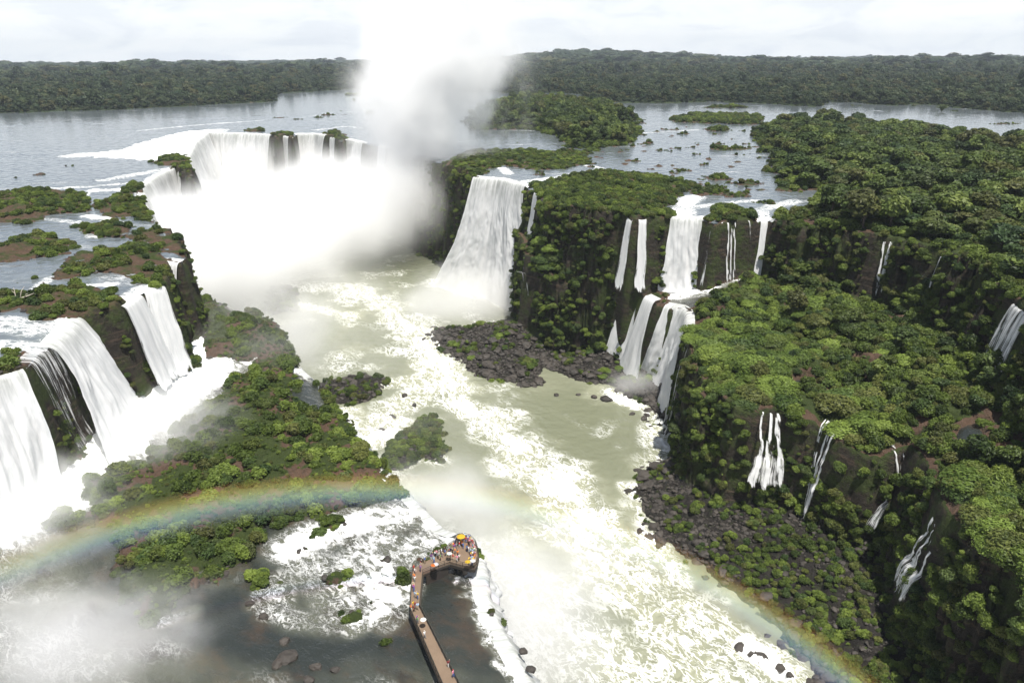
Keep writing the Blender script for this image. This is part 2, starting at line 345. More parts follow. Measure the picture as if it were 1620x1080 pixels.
# ------------------------------------------------------------------ waterfalls: (lip pixels, lip level, base level, look)
# flare: extra throw at the foot (m); cov: how closed the white sheet is; spread: widening of the foot
def F(lip, z0, z1, cov=1.0, flare=3.0, spread=0.0, label='', lean=None, steps=0.0, foam=10):
    return dict(lip=lip, z0=z0, z1=z1, cov=cov, flare=flare, spread=spread, label=label, lean=lean, steps=steps, foam=foam)
FALLS = [
    F([(-400, 720), (-200, 655), (-60, 612), (0, 590), (34, 580)], 0, -32, 1.0, 9, 0, 'huge white waterfall cut off by the photo edge, nearest the camera on the left'),
    F([(38, 576), (42, 571), (62, 552), (80, 540)], 0, -29, 0.50, 4, 0, 'torn streaky strands of water over a dark mossy rock face between two white curtains'),
    F([(74, 547), (86, 534), (98, 521), (110, 509), (121, 499)], 0, -32, 1.0, 13, .95, 'broad rounded white curtain of water beside the dark rock face on the left'),
    F([(190, 482), (208, 470), (218, 463)], 0, -29, 0.84, 5.0, .3, 'narrow slanting strand of water right of the broad left curtain'),
    F([(224, 457), (234, 455), (258, 449)], 0, -30, 0.82, 6.5, .5, 'three-stranded white waterfall below the shrubby rock shelf'),
    F([(264, 411), (284, 413)], 0, -33, 0.88, 9, .5, 'tall thin waterfall dropping behind the shrubby rock shelf into mist'),
    F([(240, 345), (228, 318), (224, 294), (250, 276), (277, 264), (288, 266)], 0, -74, 1.0, 18, 0, 'long white curtain falling into the mist before the mossy rock point'),
    F([(301, 262), (299, 245), (310, 224), (330, 209), (365, 210), (400, 211), (428, 213)], 0, -75, 1.0, 20, 0, 'vast white horseshoe waterfall behind the mossy rock point, half lost in spray'),
    F([(446, 214), (457, 216)], 0, -75, 0.9, 5, 0, 'small water strand between two dark rocks on the far rim'),
    F([(468, 211), (500, 211), (515, 214)], 0, -75, 1.0, 16, 0, 'white fall on the far rim between the dark rock pairs'),
    F([(523, 216), (531, 217)], 0, -75, 0.95, 5, 0, 'slim white fall just right of the dark rocks on the far rim'),
    F([(549, 219), (575, 225)], 0, -75, 0.95, 14, 0, 'pale fall on the far rim at the edge of the spray plume'),
    F([(600, 230), (612, 233)], 0, -75, 0.9, 5, 0, 'faint fall seen through the spray plume'),
    F([(749, 279), (770, 281), (790, 282), (832, 292)], 0, -75, 1.0, 16, 1.3, 'great central waterfall fanning out white at the foot of the cliff'),
    F([(848, 302), (854, 309)], 0, -31, 0.85, 2, .3, 'thin thread of water right of the great central waterfall'),
    F([(822, 428), (832, 432)], -34, -75, 0.6, 2, .3, 'wispy trickle on the cliff foot beside the great central waterfall'),
    F([(994, 343), (1003, 345)], 0, -34, 0.82, 2.5, .3, 'slim upper fall, left one of the twin drops onto the wet ledge'),
    F([(1010, 345), (1023, 345)], 0, -34, 0.84, 2.5, .2, 'slim upper fall, right one of the twin drops onto the wet ledge'),
    F([(1061, 342), (1085, 343), (1111, 344)], 0, -35, 0.96, 5, .5, 'wide white upper cascade feeding the plunge pool on the ledge'),
    F([(1126, 349), (1132, 350)], 0, -34, 0.6, 2, .2, 'faint thread of water right of the wide upper cascade'),
    F([(1146, 349), (1155, 348), (1168, 348)], 0, -34, 0.7, 3, .3, 'forked lacy fall with two strands above the plunge pool'),
    F([(1180, 348), (1188, 347)], 0, -34, 0.5, 2, .2, 'barely visible trickle between the forked fall and the slim tall one'),
    F([(1203, 346), (1214, 346)], 0, -35, 0.88, 3, 1.2, 'slim tall fall widening to a white fan on the rocks'),
    F([(1394, 378), (1416, 380)], 0, -23, 0.74, 3, .1, 'double-stranded waterfall in the shade of the upper right cliff'),
    F([(1488, 401), (1497, 403)], 0, -20, 0.5, 2, .3, 'small trickle in deep shade on the upper right cliff'),
    F([(1606, 475), (1640, 500)], 0, -23, 0.55, 3, .2, 'shaded veil of water at the right edge of the photo'),
    F([(993, 454), (1014, 460)], ZM, ZL, 0.88, 11, 1.7, 'long lower fall, leftmost of the three running into the rocky pool'),
    F([(1023, 466), (1039, 474)], ZM, ZL, 0.88, 10, 1.5, 'long lower fall, middle of the three running into the rocky pool'),
    F([(1054, 480), (1079, 484), (1090, 493), (1090, 516)], ZM, ZL, 0.96, 11, .8, 'biggest lower fall, a bright white slide into the rocky pool'),
    F([(1090, 536), (1094, 548)], ZM, ZL, 0.62, 3, .6, 'thin veil of water down the shaded cliff right of the lower falls'),
    F([(1196, 647), (1206, 648), (1226, 650), (1242, 651)], ZM, -58, 0.72, 8, .8, 'two-pronged lacy cascade spreading over a stepped dark cliff', steps=1),
    F([(1294, 667), (1302, 667), (1330, 690)], ZM, -63, 0.85, -1.5, -.2, 'white stepped cascade pouring from a brown rock lip among bright shrubs', steps=1),
    F([(1405, 710), (1441, 706)], ZM, -62, 0.7, 2, .1, 'slanting lacy cascade against black shadow on the right', steps=1),
    F([(1484, 800), (1500, 832), (1512, 845)], ZM, -58, 0.7, -3, .1, 'small stepped cascade among dark shrubs low on the right', steps=1),
    F([(1440, 724), (1448, 730)], ZM, -58, 0.45, 0, .5, 'faint drip of water down the black shaded cliff on the right', steps=1),
    F([(468, 576), (490, 596)], ZM, ZL, 1.0, 9, .25, 'short white spill off the mossy shelf into the canyon river'),
    F([(548, 660), (580, 705)], ZM, ZL, 0.9, 8, .1, 'misty white chute between the mossy island and the low islet'),
    F([(608, 742), (650, 788), (700, 836), (720, 843)], ZM, ZL, 1.0, 7, 0, 'churning white fall just beyond the viewing platform, hidden in mist'),
    F([(757, 880), (761, 895), (766, 940), (785, 985), (815, 1040), (850, 1100), (930, 1250)], ZM, ZL, 1.0, 8, 0, 'long white fall along the rim right of the walkway'),
]
for f in FALLS:
    f['P'] = np.array([at(x, y, f['z0']) for x, y in f['lip']])

# ------------------------------------------------------------------ the grid: fine near the camera, coarse towards the horizon
import os
Q = float(os.environ.get('GRIDQ', '1'))
ang = np.radians(np.linspace(-48, 48, int(1000 / Q)))
r1 = np.arange(80, 400, 0.6 * Q); r2 = 400 * np.exp(np.arange(0, math.log(1100 / 400), 0.0019 * Q)); r3 = 1100 * np.exp(np.arange(0, math.log(30000 / 1100), 0.013))
rad = np.concatenate([r1, r2, r3, [30000.0]])
RR, AA = np.meshgrid(rad, ang, indexing='ij')
GX = (RR * np.sin(AA)); GY = (RR * np.cos(AA))
NR, NA = GX.shape

def fields(X, Y):
    """everything the place is made of, at plan points"""
    f = {}
    near = np.hypot(X, Y) < 1150
    # jitter that breaks the traced outlines, kept off the lips of the falls
    fl = np.full(X.shape, 1e3, np.float32)
    for w in FALLS:
        fl = np.minimum(fl, d_line(X, Y, w['P']))
    keep = smooth(4, 14, fl)
    ja = 3.2 + 3.0 * smooth(70, 120, X) * (Y < 330); jx = (fbm(X, Y, 16, 4, 1, .6) * ja) * keep; jy = (fbm(X, Y, 16, 4, 2, .6) * ja) * keep
    JX, JY = X + jx, Y + jy
    f['fl'] = fl
    f['sdC'] = sd_poly(JX, JY, CAN)
    f['sdML'] = sd_poly(JX, JY, MIDL, 60); f['sdMR'] = sd_poly(JX, JY, MIDR, 60)
    f['sdR'] = sd_poly(JX, JY, RIV)
    # wobble of the shorelines
    sx = X + fbm(X, Y, 22, 5, 5, .62) * 5; sy = Y + fbm(X, Y, 22, 5, 6, .62) * 5
    sn = (np.hypot(X, Y) > 330)
    SX = np.where(sn, sx, X + (sx - X) * .45); SY = np.where(sn, sy, Y + (sy - Y) * .45)
    land = np.full(X.shape, -1e3, np.float32); lid = np.full(X.shape, -1, np.int32)
    for i, p in enumerate(LAND_PX):
        s = sd_poly(SX, SY, P2(p, 0.0), 40) + (2.2 if 6 <= i < 17 else 0.0)
        lid = np.where(s > np.maximum(land, 0), i, lid); land = np.maximum(land, s)
    nb_ = fbm(X, Y, 26, 4, 16, .6)
    land = np.where((lid == 3) | (lid == 4), land - 12 * smooth(.05, .5, nb_), land)
    land = np.where((lid == 0) & (Y > 360), land - 45 * smooth(.2, .6, nb_) * smooth(60, 20, land), land)
    for i, (x, y, hw, hd) in enumerate(ISLETS):
        c = at(x, y, 0.0); k = np.hypot((SX - c[0]) / hw, (SY - c[1]) / (hd * 1.6)); s = (1 - k) * min(hw, hd * 1.6)
        lid = np.where(s > np.maximum(land, 0), 100 + i, lid); land = np.maximum(land, s)
    far = sd_poly(X + fbm(X, Y, 60, 3, 8) * 12, Y + fbm(X, Y, 60, 3, 9) * 12, FARB)
    lid = np.where(far > np.maximum(land, 0), 200, lid); land = np.maximum(land, far)
    f['land'] = land; f['lid'] = lid; f['far'] = far
    ml = np.full(X.shape, -1e3, np.float32); mid_ = np.full(X.shape, -1, np.int32)
    for i, p in enumerate(MLAND_PX):
        s = sd_poly(SX, SY, P2(p, ZM), 40); mid_ = np.where(s > np.maximum(ml, 0), i, mid_); ml = np.maximum(ml, s)
    for i, (x, y, hw, hd) in enumerate(MISLETS):
        c = at(x, y, ZM); s = (1 - np.hypot((SX - c[0]) / hw, (SY - c[1]) / hd)) * min(hw, hd)
        mid_ = np.where(s > np.maximum(ml, 0), 100 + i, mid_); ml = np.maximum(ml, s)
    # the tail of the island is broken up by water
    ml = ml - 7.0 * smooth(-.05, .65, fbm(X, Y, 9, 4, 15)) * smooth(178, 160, Y) * (mid_ == 0)
    for ch in ([(300, 612), (345, 594), (400, 580), (426, 564)], [(410, 646), (455, 626), (500, 645), (525, 652)], [(430, 682), (462, 660), (480, 650)], [(505, 645), (490, 612), (470, 585)]):
        ml = ml - 7.0 * smooth(4.5, .5, d_line(SX, SY, P2(ch, ZM)))
    f['ml'] = ml; f['mid'] = mid_
    ll = np.full(X.shape, -1e3, np.float32)
    for p in LLAND_PX: ll = np.maximum(ll, sd_poly(SX, SY, P2(p, ZL), 40))
    f['ll'] = ll
    pool = np.full(X.shape, -1e3, np.float32)
    for p, z in POOLS_PX: pool = np.maximum(pool, sd_poly(SX, SY, P2(p, z), 30))
    f['pool'] = pool
    n1 = fbm(X, Y, 40, 5, 21); n2 = fbm(X, Y, 9, 4, 22, .55); n3 = fbm(X, Y, 2.6, 3, 23)
    # ---- upper level
    up = -1.6 + smooth(-1.5, 3.0, land) * 2.0 + smooth(0, 25, land) * (2.0 + 2.0 * n1) + smooth(0, 4, land) * (n2 * .9 + n3 * .25)
    rock = smooth(10, 30, np.hypot(X, Y) * 0 + land)
    r = np.hypot(X, Y)
    az = np.arctan2(X, Y)
    # long low ridges towards the skyline
    hill = smooth(1100, 2600, r) * (1 + 5 * fbm(X, Y, 1500, 3, 31)) + smooth(2000, 5200, r) * (3 + 9 * fbm(X, Y, 2600, 3, 32)) 
    hill += np.exp(-((r - 2700) / 900) ** 2 - ((az + .42) / .20) ** 2) * 14
    hill += np.exp(-((r - 6500) / 1800) ** 2 - ((az - .10) / .13) ** 2) * 70
    hill += np.exp(-((r - 6000) / 2500) ** 2 - ((az - .55) / .30) ** 2) * 6
    up += np.where(far > 0, hill * smooth(0, 500, far), 0)
    f['hill'] = hill
    # ---- middle shelves
    dlip = np.maximum(f['sdC'], 0)
    zml = ZM + 9.0 * np.exp(-dlip / 16.0) * smooth(-400, 0, -np.abs(X))          # water surface, climbing to the foot of the falls
    zml = np.where(X < -60, zml, ZM) + 0.0
    zml = ZM + (zml - ZM) * smooth(-60, -90, X)
    f['zml'] = zml
    midl = zml - 1.3 + smooth(-1.0, 2.0, ml) * 1.9 + smooth(0, 16, ml) * (3.0 + 3.5 * n1) * (.3 + .7 * smooth(165, 195, Y)) + smooth(0, 3, ml) * (n2 * 1.0 + n3 * .3)
    back = smooth(40, 0, dlip)
    zmr = ZM + 10.0 * smooth(50, 12, dlip) * smooth(70, 110, X) + 11.0 * smooth(30, 5, X) 
    midr = zmr + (2.0 * n1 + 3.2 * fbm(X, Y, 26, 2, 25) * smooth(3, 14, f['sdMR']) + n2 * 1.5 + n3 * .3) * smooth(-1, 6, -pool) - 1.0 + smooth(0, 8, f['sdMR']) * 1.5
    midr = midr - smooth(-1.5, 1.0, pool) * 1.8
    f['zmr'] = zmr
    # ---- the canyon floor: river bed, boulder banks and screes climbing to the cliffs
    bank = np.maximum(-f['sdR'], 0)
    # bank only on the right side of the river
    low = ZL - 2.5 + smooth(-3, 1.0, -f['sdR']) * 2.6 + np.minimum(bank * .34, 16 + bank * .05) + smooth(0, 4, bank) * (n2 * .9 + n3 * .5)
    low = np.maximum(low, ZL - 2.5 + smooth(-1, 2, ll) * 2.9 + smooth(0, 12, ll) * 1.6 + smooth(0, 3, ll) * (n2 * .8 + n3 * .4))
    f['low'] = low
    wl = 5.0
    # ledges in the cliff faces
    def drop(s, w, seed):
        t = np.clip(s / w, 0, 1)
        k = t * t * (3 - 2 * t)
        return k
    wr = 5.0 + 2.5 * smooth(62, 112, X); f['wr'] = wr; tR = drop(-f['sdMR'], wr, 0); tL = drop(-f['sdML'], 4.5, 0)
    h = low.copy()
    h = np.where(f['sdML'] > -200, np.maximum(h, midl + (low - midl) * tL), h)
    h = np.where(f['sdMR'] > -200, np.maximum(h, midr + (low - midr) * tR), h)
    tU = drop(f['sdC'], 5.0, 0)
    f['tU'] = tU; f['tL'] = tL; f['tR'] = tR
    h = h + (up - h) * (1 - tU)
    f['h'] = h; f['up'] = up
    return f

print('fields', GX.shape)
FD = fields(GX, GY)
H = FD['h']
# stepped roughness on steep faces: push the faces in and out
dHr = np.gradient(H, axis=0) / np.maximum(np.gradient(RR, axis=0), 1e-6)
dHa = np.gradient(H, axis=1) / np.maximum(RR * (ang[1] - ang[0]), 1e-6)
SLOPE = np.hypot(dHr, dHa)
CL = smooth(1.0, 2.5, SLOPE)                       # 1 on cliff faces
idx = np.arange(NR * NA).reshape(NR, NA)
def quads(mask=None):
    a, b, c, d = idx[:-1, :-1], idx[:-1, 1:], idx[1:, 1:], idx[1:, :-1]
    Fq = np.stack([a, d, c, b], -1).reshape(-1, 4)[:, ::-1]
    if mask is not None:
        Fq = Fq[mask.reshape(-1)[Fq].all(1)]
    return Fq
# horizontal roughness of cliffs: offsets along the slope direction
gx = dHr * np.sin(AA) + dHa * np.cos(AA); gy = dHr * np.cos(AA) - dHa * np.sin(AA)
gl = np.maximum(SLOPE, 1e-6)
nz = fbm(GX + GY * .3, H * 1.6 + GY * .8, 7, 4, 41, .6) * 1.6 + fbm(GX * .5 + GY * .5, H * 2.2, 14, 2, 44) * 1.2
off = nz * CL * smooth(4, 14, FD['fl'])
TX = GX + off * gx / gl; TY = GY + off * gy / gl
def grid_mesh(name, Z, mask, X=None, Y=None, attrs=()):
    X = GX if X is None else X; Y = GY if Y is None else Y
    Fq = quads(mask)
    used = np.zeros(NR * NA, bool); used[Fq.ravel()] = True
    remap = np.cumsum(used) - 1
    V = np.stack([X.ravel()[used], Y.ravel()[used], Z.ravel()[used]], -1)
    me = mesh_np(name, V, remap[Fq])
    for n, v in attrs: attr(me, n, np.asarray(v, float).ravel()[used])
    return me

# ------------------------------------------------------------------ ground
SOIL = np.zeros(GX.shape)
_n = fbm(GX, GY, 14, 5, 51, .6)
shore = smooth(7, 0, FD['land']) * (FD['land'] > -1) * (FD['far'] < 0)
LEFT = (GX < -60)
SOIL = np.where(FD['tU'] < .5, np.maximum(shore * .75, np.where(LEFT, .48, smooth(.15, .6, _n) * .8)), 0)
SOIL = np.where((FD['sdMR'] > 0) & (FD['tU'] >= .5), smooth(5, 0, FD['sdMR']) * .7 + smooth(.2, .7, _n) * .9 + smooth(4, 0.5, -FD['pool']) * .8 * (FD['pool'] > -50), SOIL)
SOIL = np.where((FD['ml'] > -1) & (FD['sdC'] > 3), smooth(-.2, .5, _n) * .85, SOIL)
SOIL = np.where(FD['far'] > 0, 0, SOIL)
# the bare reddish rock shelf beside the upper cascade
for cxy, w in (((1265, 345), 14), ((1310, 352), 16), ((1360, 362), 9), ((1110, 515), 9), ((1100, 545), 5), ((1480, 300), 8), ((1270, 610), 8), ((1590, 640), 12), ((1310, 680), 7)):
    c = at(cxy[0], cxy[1], 0.0 if cxy[1] < 400 else ZM); SOIL = np.maximum(SOIL, smooth(w, w * .3, np.hypot(GX - c[0], GY - c[1]) + _n * 4))
LOWROCK = ((FD['tU'] > .5) & (FD['sdMR'] < -2) & (FD['sdML'] < -2)).astype(float)

def ground_mat():
    t = NT('basalt_and_soil'); P = t.pos()
    cliff = t.attr('cliff'); soil = t.attr('soil'); low = t.attr('lowrock'); far = t.attr('far')
    n1 = t.noise(P, .12, 6, .62); n2 = t.noise(P, .6, 6, .65); n3 = t.noise(P, 2.4, 4, .6)
    vor = t.node('ShaderNodeTexVoronoi', Vector=P, Scale=.55).outputs['Distance']
    green = t.mix(n2, (.012, .02, .006), (.05, .068, .016))
    red = t.mix(n2, (.028, .020, .014), (.125, .076, .05))
    red = t.mix(t.ramp(n3, .55, .75), red, (.09, .07, .06))
    sm = t.ramp(t.math('ADD', soil, t.math('MULTIPLY', t.math('SUBTRACT', n1, .5), 1.4)), .35, .6)
    flat = t.mix(sm, green, red)
    # strata in the rock
    mp = t.node('ShaderNodeMapping', Vector=P); mp.inputs['Scale'].default_value = (.08, .08, .9)
    st = t.noise(mp.outputs[0], 1.0, 5, .6)
    rock = t.mix(n2, (.010, .009, .007), (.045, .036, .028))
    rock = t.mix(t.ramp(st, .5, .7), rock, (.07, .05, .036))
    moss = t.mix(n3, (.018, .03, .007), (.055, .075, .018))
    rock = t.mix(t.ramp(t.math('ADD', n1, t.math('MULTIPLY', n2, .4)), .62, .82, 0, .85), rock, moss)
    c = t.mix(cliff, flat, rock)
    scree = t.mix(vor, (.030, .026, .023), (.010, .009, .008))
    scree = t.mix(t.ramp(n2, .52, .7, 0, .55), scree, moss)
    c = t.mix(t.math('MULTIPLY', low, t.math('SUBTRACT', 1.0, cliff)), c, scree)
    c = t.mix(far, c, (.018, .03, .01))
    h = t.math('ADD', t.math('MULTIPLY', n2, 1.0), t.math('ADD', t.math('MULTIPLY', n3, .4), t.math('MULTIPLY', vor, .5)))
    return t.done(t.bsdf(c, .85, t.bump(h, .9, .9), .2))

ground = link('ground', grid_mesh('ground', H, None, TX, TY, (('cliff', CL), ('soil', SOIL), ('lowrock', LOWROCK), ('far', (FD['far'] > 0).astype(float)))), ground_mat())
props(ground, 'dark basalt plateau, cliffs and reddish soil', 'ground', kind='structure')

# ------------------------------------------------------------------ water
def water_mat(name, deep, shallow, foam_lo, foam_hi, fscale, rough, bumps, stretch=(1, 1, 1), turn=0.0, tint=(.8, .8, .78), spec=.5, bed=None, gate=(.20, .6)):
    t = NT(name); P = t.pos()
    foam = t.attr('foam')
    mp = t.node('ShaderNodeMapping', Vector=P); mp.vector_type = 'POINT'; mp.inputs['Scale'].default_value = stretch
    rt = t.node('ShaderNodeVectorRotate', Vector=P); rt.rotation_type = 'Z_AXIS'; rt.inputs['Angle'].default_value = turn
    t.L.new(rt.outputs[0], mp.inputs['Vector']); V = mp.outputs[0]
    # swirling threads of foam: ridges of a warped noise at two sizes
    w = t.noise(V, fscale * .35, 3, .5, 0, 'Color')
    Vw = t.vmath('ADD', V, t.vmath('SCALE', t.vmath('SUBTRACT', w, (.5, .5, .5)), 3.2 / fscale * .35))
    a = t.noise(Vw, fscale, 5, .6, .6); b = t.noise(Vw, fscale * 2.7, 4, .6, .8); c = t.noise(V, fscale * .22, 3, .5, .5)
    ra = t.math('SUBTRACT', 1.0, t.math('MULTIPLY', t.math('ABSOLUTE', t.math('SUBTRACT', a, .5)), 20.0))
    rb = t.math('SUBTRACT', 1.0, t.math('MULTIPLY', t.math('ABSOLUTE', t.math('SUBTRACT', b, .5)), 18.0))
    thr = t.math('MAXIMUM', ra, t.math('MULTIPLY', rb, .8))
    body = t.math('ADD', t.math('MULTIPLY', t.math('SUBTRACT', a, .5), 2.2), t.math('MULTIPLY', t.math('SUBTRACT', c, .5), 2.0))
    body = t.math('ADD', body, t.math('MULTIPLY', t.math('SUBTRACT', b, .5), 1.0))
    # thick foam where there is plenty of it, threads where there is little
    thick = t.ramp(t.math('ADD', body, t.math('MULTIPLY', t.math('SUBTRACT', foam, .75), 2.4)), foam_lo, foam_hi)
    lines = t.math('MULTIPLY', t.ramp(thr, .15, .95), t.ramp(t.math('ADD', foam, t.math('MULTIPLY', t.math('SUBTRACT', c, .5), .9)), gate[0], gate[1], 0, .9))
    m = t.math('MAXIMUM', thick, lines)
    if bed: shallow = t.mix(t.ramp(t.noise(V, .12, 4, .6), .5, .68), shallow, bed); deep = t.mix(t.ramp(t.noise(V, .09, 5, .65), .5, .66), deep, bed)
    big = t.noise(V, .03, 4, .55)
    base = t.mix(t.ramp(t.math('ADD', t.math('MULTIPLY', foam, .9), t.math('SUBTRACT', big, .5)), .0, .8), deep, shallow)
    col = t.mix(m, base, tint)
    r1 = t.noise(V, bumps[0], 4, .6, .4); r2 = t.noise(V, bumps[1], 3, .6, .2)
    hgt = t.math('ADD', t.math('MULTIPLY', r1, 1.0), t.math('MULTIPLY', r2, .35))
    hgt = t.math('ADD', hgt, t.math('MULTIPLY', m, .8))
    n = t.bump(hgt, bumps[2], bumps[3])
    ro = t.math('ADD', rough, t.math('MULTIPLY', m, .6))
    return t.done(t.bsdf(col, ro, n, spec))

M_UP = water_mat('upper_river_water', (.105, .122, .136), (.17, .19, .19), -.1, .45, .30, .10, (.35, 1.3, .22, .4), (.35, 1.0, 1), 0.0, (.85, .86, .87))
M_LOW = water_mat('canyon_water', (.155, .165, .11), (.30, .305, .22), -.05, .55, .17, .22, (.30, 1.1, .45, .6), (1, .5, 1), -.62, (.86, .87, .855))
M_MID = water_mat('shelf_water', (.022, .026, .023), (.13, .135, .10), -.1, .4, .46, .12, (.5, 1.8, .85, .6), (1, .5, 1), -.9, (.84, .85, .84), bed=(.045, .034, .024), gate=(.36, .8))

def falls_dist(sel):
    d = np.full(GX.shape, 1e3, np.float32)
    for w in FALLS:
        if sel(w): d = np.minimum(d, d_line(GX, GY, w['P']))
    return d
# upper river
fU = falls_dist(lambda w: w['z0'] == 0 and w['cov'] > .8)
foamU = smooth(7, 1, fU) * .9
RAPIDS = [([(218, 207), (300, 199), (395, 192)], 5, .62), ([(125, 246), (200, 240), (300, 225), (340, 206)], 16, .95), ([(190, 243), (250, 235), (310, 216)], 20, 1.1),
          ([(60, 299), (130, 296), (205, 290), (228, 292)], 5, .7), ([(150, 301), (205, 300), (222, 302)], 6, .9), ([(165, 285), (250, 270), (275, 266)], 7, .72),
          ([(832, 287), (900, 278), (950, 268), (1000, 277), (1040, 284)], 5, .85), ([(795, 266), (805, 275)], 4, .9), ([(1078, 340), (1085, 322), (1095, 312)], 7, .85), ([(1100, 328), (1160, 320), (1200, 318)], 5, .6),
          ([(1165, 340), (1140, 335)], 4, .6), ([(1000, 211), (1030, 210), (1100, 206)], 6, .55), ([(0, 508), (60, 525), (110, 505)], 6, .62), ([(0, 545), (50, 548)], 5, .6), ([(140, 342), (165, 345), (185, 353)], 4, .9),
          ([(60, 345), (130, 352), (150, 375)], 4, .5), ([(125, 457), (150, 451), (175, 450)], 3, .85), ([(80, 440), (60, 455)], 3, .7), ([(225, 375), (250, 385)], 3, .7), ([(120, 320), (140, 305)], 3, .6),
          ([(500, 206), (545, 200), (590, 205)], 6, .5), ([(480, 186), (530, 178), (600, 174)], 5, .42), ([(330, 196), (420, 190)], 4, .5), ([(1150, 350), (1150, 343)], 3, .8), ([(1208, 344), (1208, 335)], 3, .7),
          ([(1280, 318), (1310, 322)], 4, .5), ([(960, 268), (930, 262)], 4, .7), ([(1190, 335), (1260, 318)], 6, .55)]
for l, w, k in RAPIDS:
    foamU = np.maximum(foamU, k * smooth(w * 1.5, w * .3, d_line(GX, GY, P2(l, 0.0))))
foamU = np.maximum(foamU, 1.15 * smooth(-3, 3, sd_poly(GX + fbm(GX, GY, 12, 3, 59) * 6, GY + fbm(GX, GY, 12, 3, 60) * 6, P2([(120, 246), (190, 237), (240, 221), (300, 207), (345, 205), (330, 215), (305, 245), (300, 258), (280, 256), (180, 250)], 0.0))))
foamU = np.maximum(foamU, .13 + .16 * smooth(.2, .8, fbm(GX * .25, GY, 22, 3, 61)))
turb = fbm(GX, GY, 5, 4, 62, .6)
zU = 0.0 + turb * (.08 + .55 * foamU) - 1.2 * smooth(4, 0, np.where(FD['sdC'] > -6, -FD['sdC'], 9))
mU = (FD['sdC'] < .6) & (FD['up'] < .55)
river = link('upper_river', grid_mesh('upper_river', zU, mU, None, None, (('foam', foamU),)), M_UP)
props(river, 'wide grey-blue river above the falls', 'river', kind='structure')
# shelf water on the left
fM = falls_dist(lambda w: w['z0'] == ZM and w['P'][0][0] < 40)
fB = falls_dist(lambda w: w['z0'] == 0 and w['z1'] > -35 and w['P'][0][0] < -60 and w['cov'] > .8)
foamM = np.maximum(smooth(6, 1, fM + fbm(GX, GY, 5, 3, 69) * 3) * .95, smooth(34, 12, fB) * 1.15)
MR = [([(640, 812), (560, 826), (500, 850), (470, 865)], 9, .85), ([(690, 850), (650, 870), (600, 900), (560, 930)], 8, .8), ([(640, 930), (600, 965), (560, 985)], 5, .8), ([(600, 860), (560, 900), (600, 930)], 9, .78),
      ([(440, 915), (420, 950), (470, 980), (520, 985)], 5, .66), ([(300, 970), (240, 985)], 3, .6), ([(480, 880), (515, 930), (540, 970)], 8, .72), ([(470, 900), (440, 960)], 6, .66), ([(330, 598), (380, 584), (410, 578), (425, 566)], 5, .9), ([(0, 900), (60, 1000), (150, 1080)], 16, .48), ([(0, 1060), (120, 1100)], 12, .45),
      ([(240, 1040), (330, 1070), (420, 1090)], 7, .45), ([(770, 920), (775, 960), (800, 1010), (850, 1080)], 4.2, 1.0), ([(750, 905), (762, 915)], 3, .9), ([(560, 1060), (640, 1080)], 6, .3), ([(190, 740), (240, 700), (310, 640)], 12, .8),
      ([(440, 625), (420, 635)], 2.5, .6), ([(450, 660), (470, 650)], 2, .5), ([(540, 650), (520, 640)], 3, .6), ([(660, 905), (640, 960), (610, 990)], 4, .5), ([(470, 590), (440, 600), (400, 610)], 3, .45)]
for l, w, k in MR:
    foamM = np.maximum(foamM, k * smooth(w * 1.5, w * .25, d_line(GX, GY, P2(l, ZM))))
foamM = np.maximum(foamM, .12 + .2 * smooth(0, .8, fbm(GX, GY, 16, 3, 63)))
zM = FD['zml'] + fbm(GX, GY, 3.2, 4, 64, .6) * (.06 + .45 * foamM) - 1.0 * smooth(3, 0, np.where(FD['sdML'] < 6, FD['sdML'], 9))
mM = (FD['sdML'] > -.5) & (FD['sdC'] > 2.5) & (FD['ml'] < 1.6)
shelf = link('shelf_river', grid_mesh('shelf_river', zM, mM, None, None, (('foam', foamM),)), M_MID)
props(shelf, 'dark shallow water with rapids round the walkway', 'river', kind='structure')
# the canyon river
fL = falls_dist(lambda w: w['z1'] < -70)
foamL = smooth(26, 5, fL) * .9
LR = [([(450, 455), (540, 455), (600, 480), (650, 510)], 14, .60), ([(640, 500), (685, 560), (720, 625), (790, 680), (850, 740), (910, 800), (950, 860), (1000, 930)], 15, .66),
      ([(690, 560), (740, 640), (820, 700)], 9, .74), ([(800, 690), (870, 760), (930, 830)], 9, .76), ([(560, 700), (640, 640), (690, 610)], 12, .62), ([(600, 610), (660, 600), (700, 590)], 7, .6),
      ([(850, 940), (900, 1020), (980, 1100)], 26, .46), ([(1000, 930), (1060, 990), (1150, 1070), (1250, 1150)], 18, .52), ([(780, 870), (840, 930), (900, 980)], 22, .44), ([(560, 545), (640, 560)], 8, .42), ([(1000, 770), (1020, 850), (1080, 920)], 6, .6),
      ([(1180, 1030), (1230, 1060)], 6, 1.0), ([(470, 480), (560, 500)], 8, .5), ([(540, 660), (560, 700), (600, 690)], 10, .95), ([(760, 540), (800, 560), (850, 580)], 4, .45), ([(960, 620), (1000, 640), (1040, 640)], 6, .9)]
for l, w, k in LR:
    foamL = np.maximum(foamL, k * 1.1 * smooth(w * 1.7, w * .1, d_line(GX, GY, P2(l, ZL)) + fbm(GX, GY, 18, 3, 66) * w * .5))
foamL = np.maximum(foamL, .15 + .26 * smooth(0, .7, fbm(GX, GY, 34, 4, 65)))
zL = ZL + fbm(GX, GY, 5.0, 5, 67, .6) * (.08 + 1.7 * foamL ** 1.5)
mL = (FD['tU'] > .55) & (FD['low'] < ZL + 1.2) & (FD['h'] < ZL + 5)
canyon = link('canyon_river', grid_mesh('canyon_river', zL, mL, None, None, (('foam', foamL),)), M_LOW)
props(canyon, 'greenish turbulent canyon river streaked with foam', 'river', kind='structure')
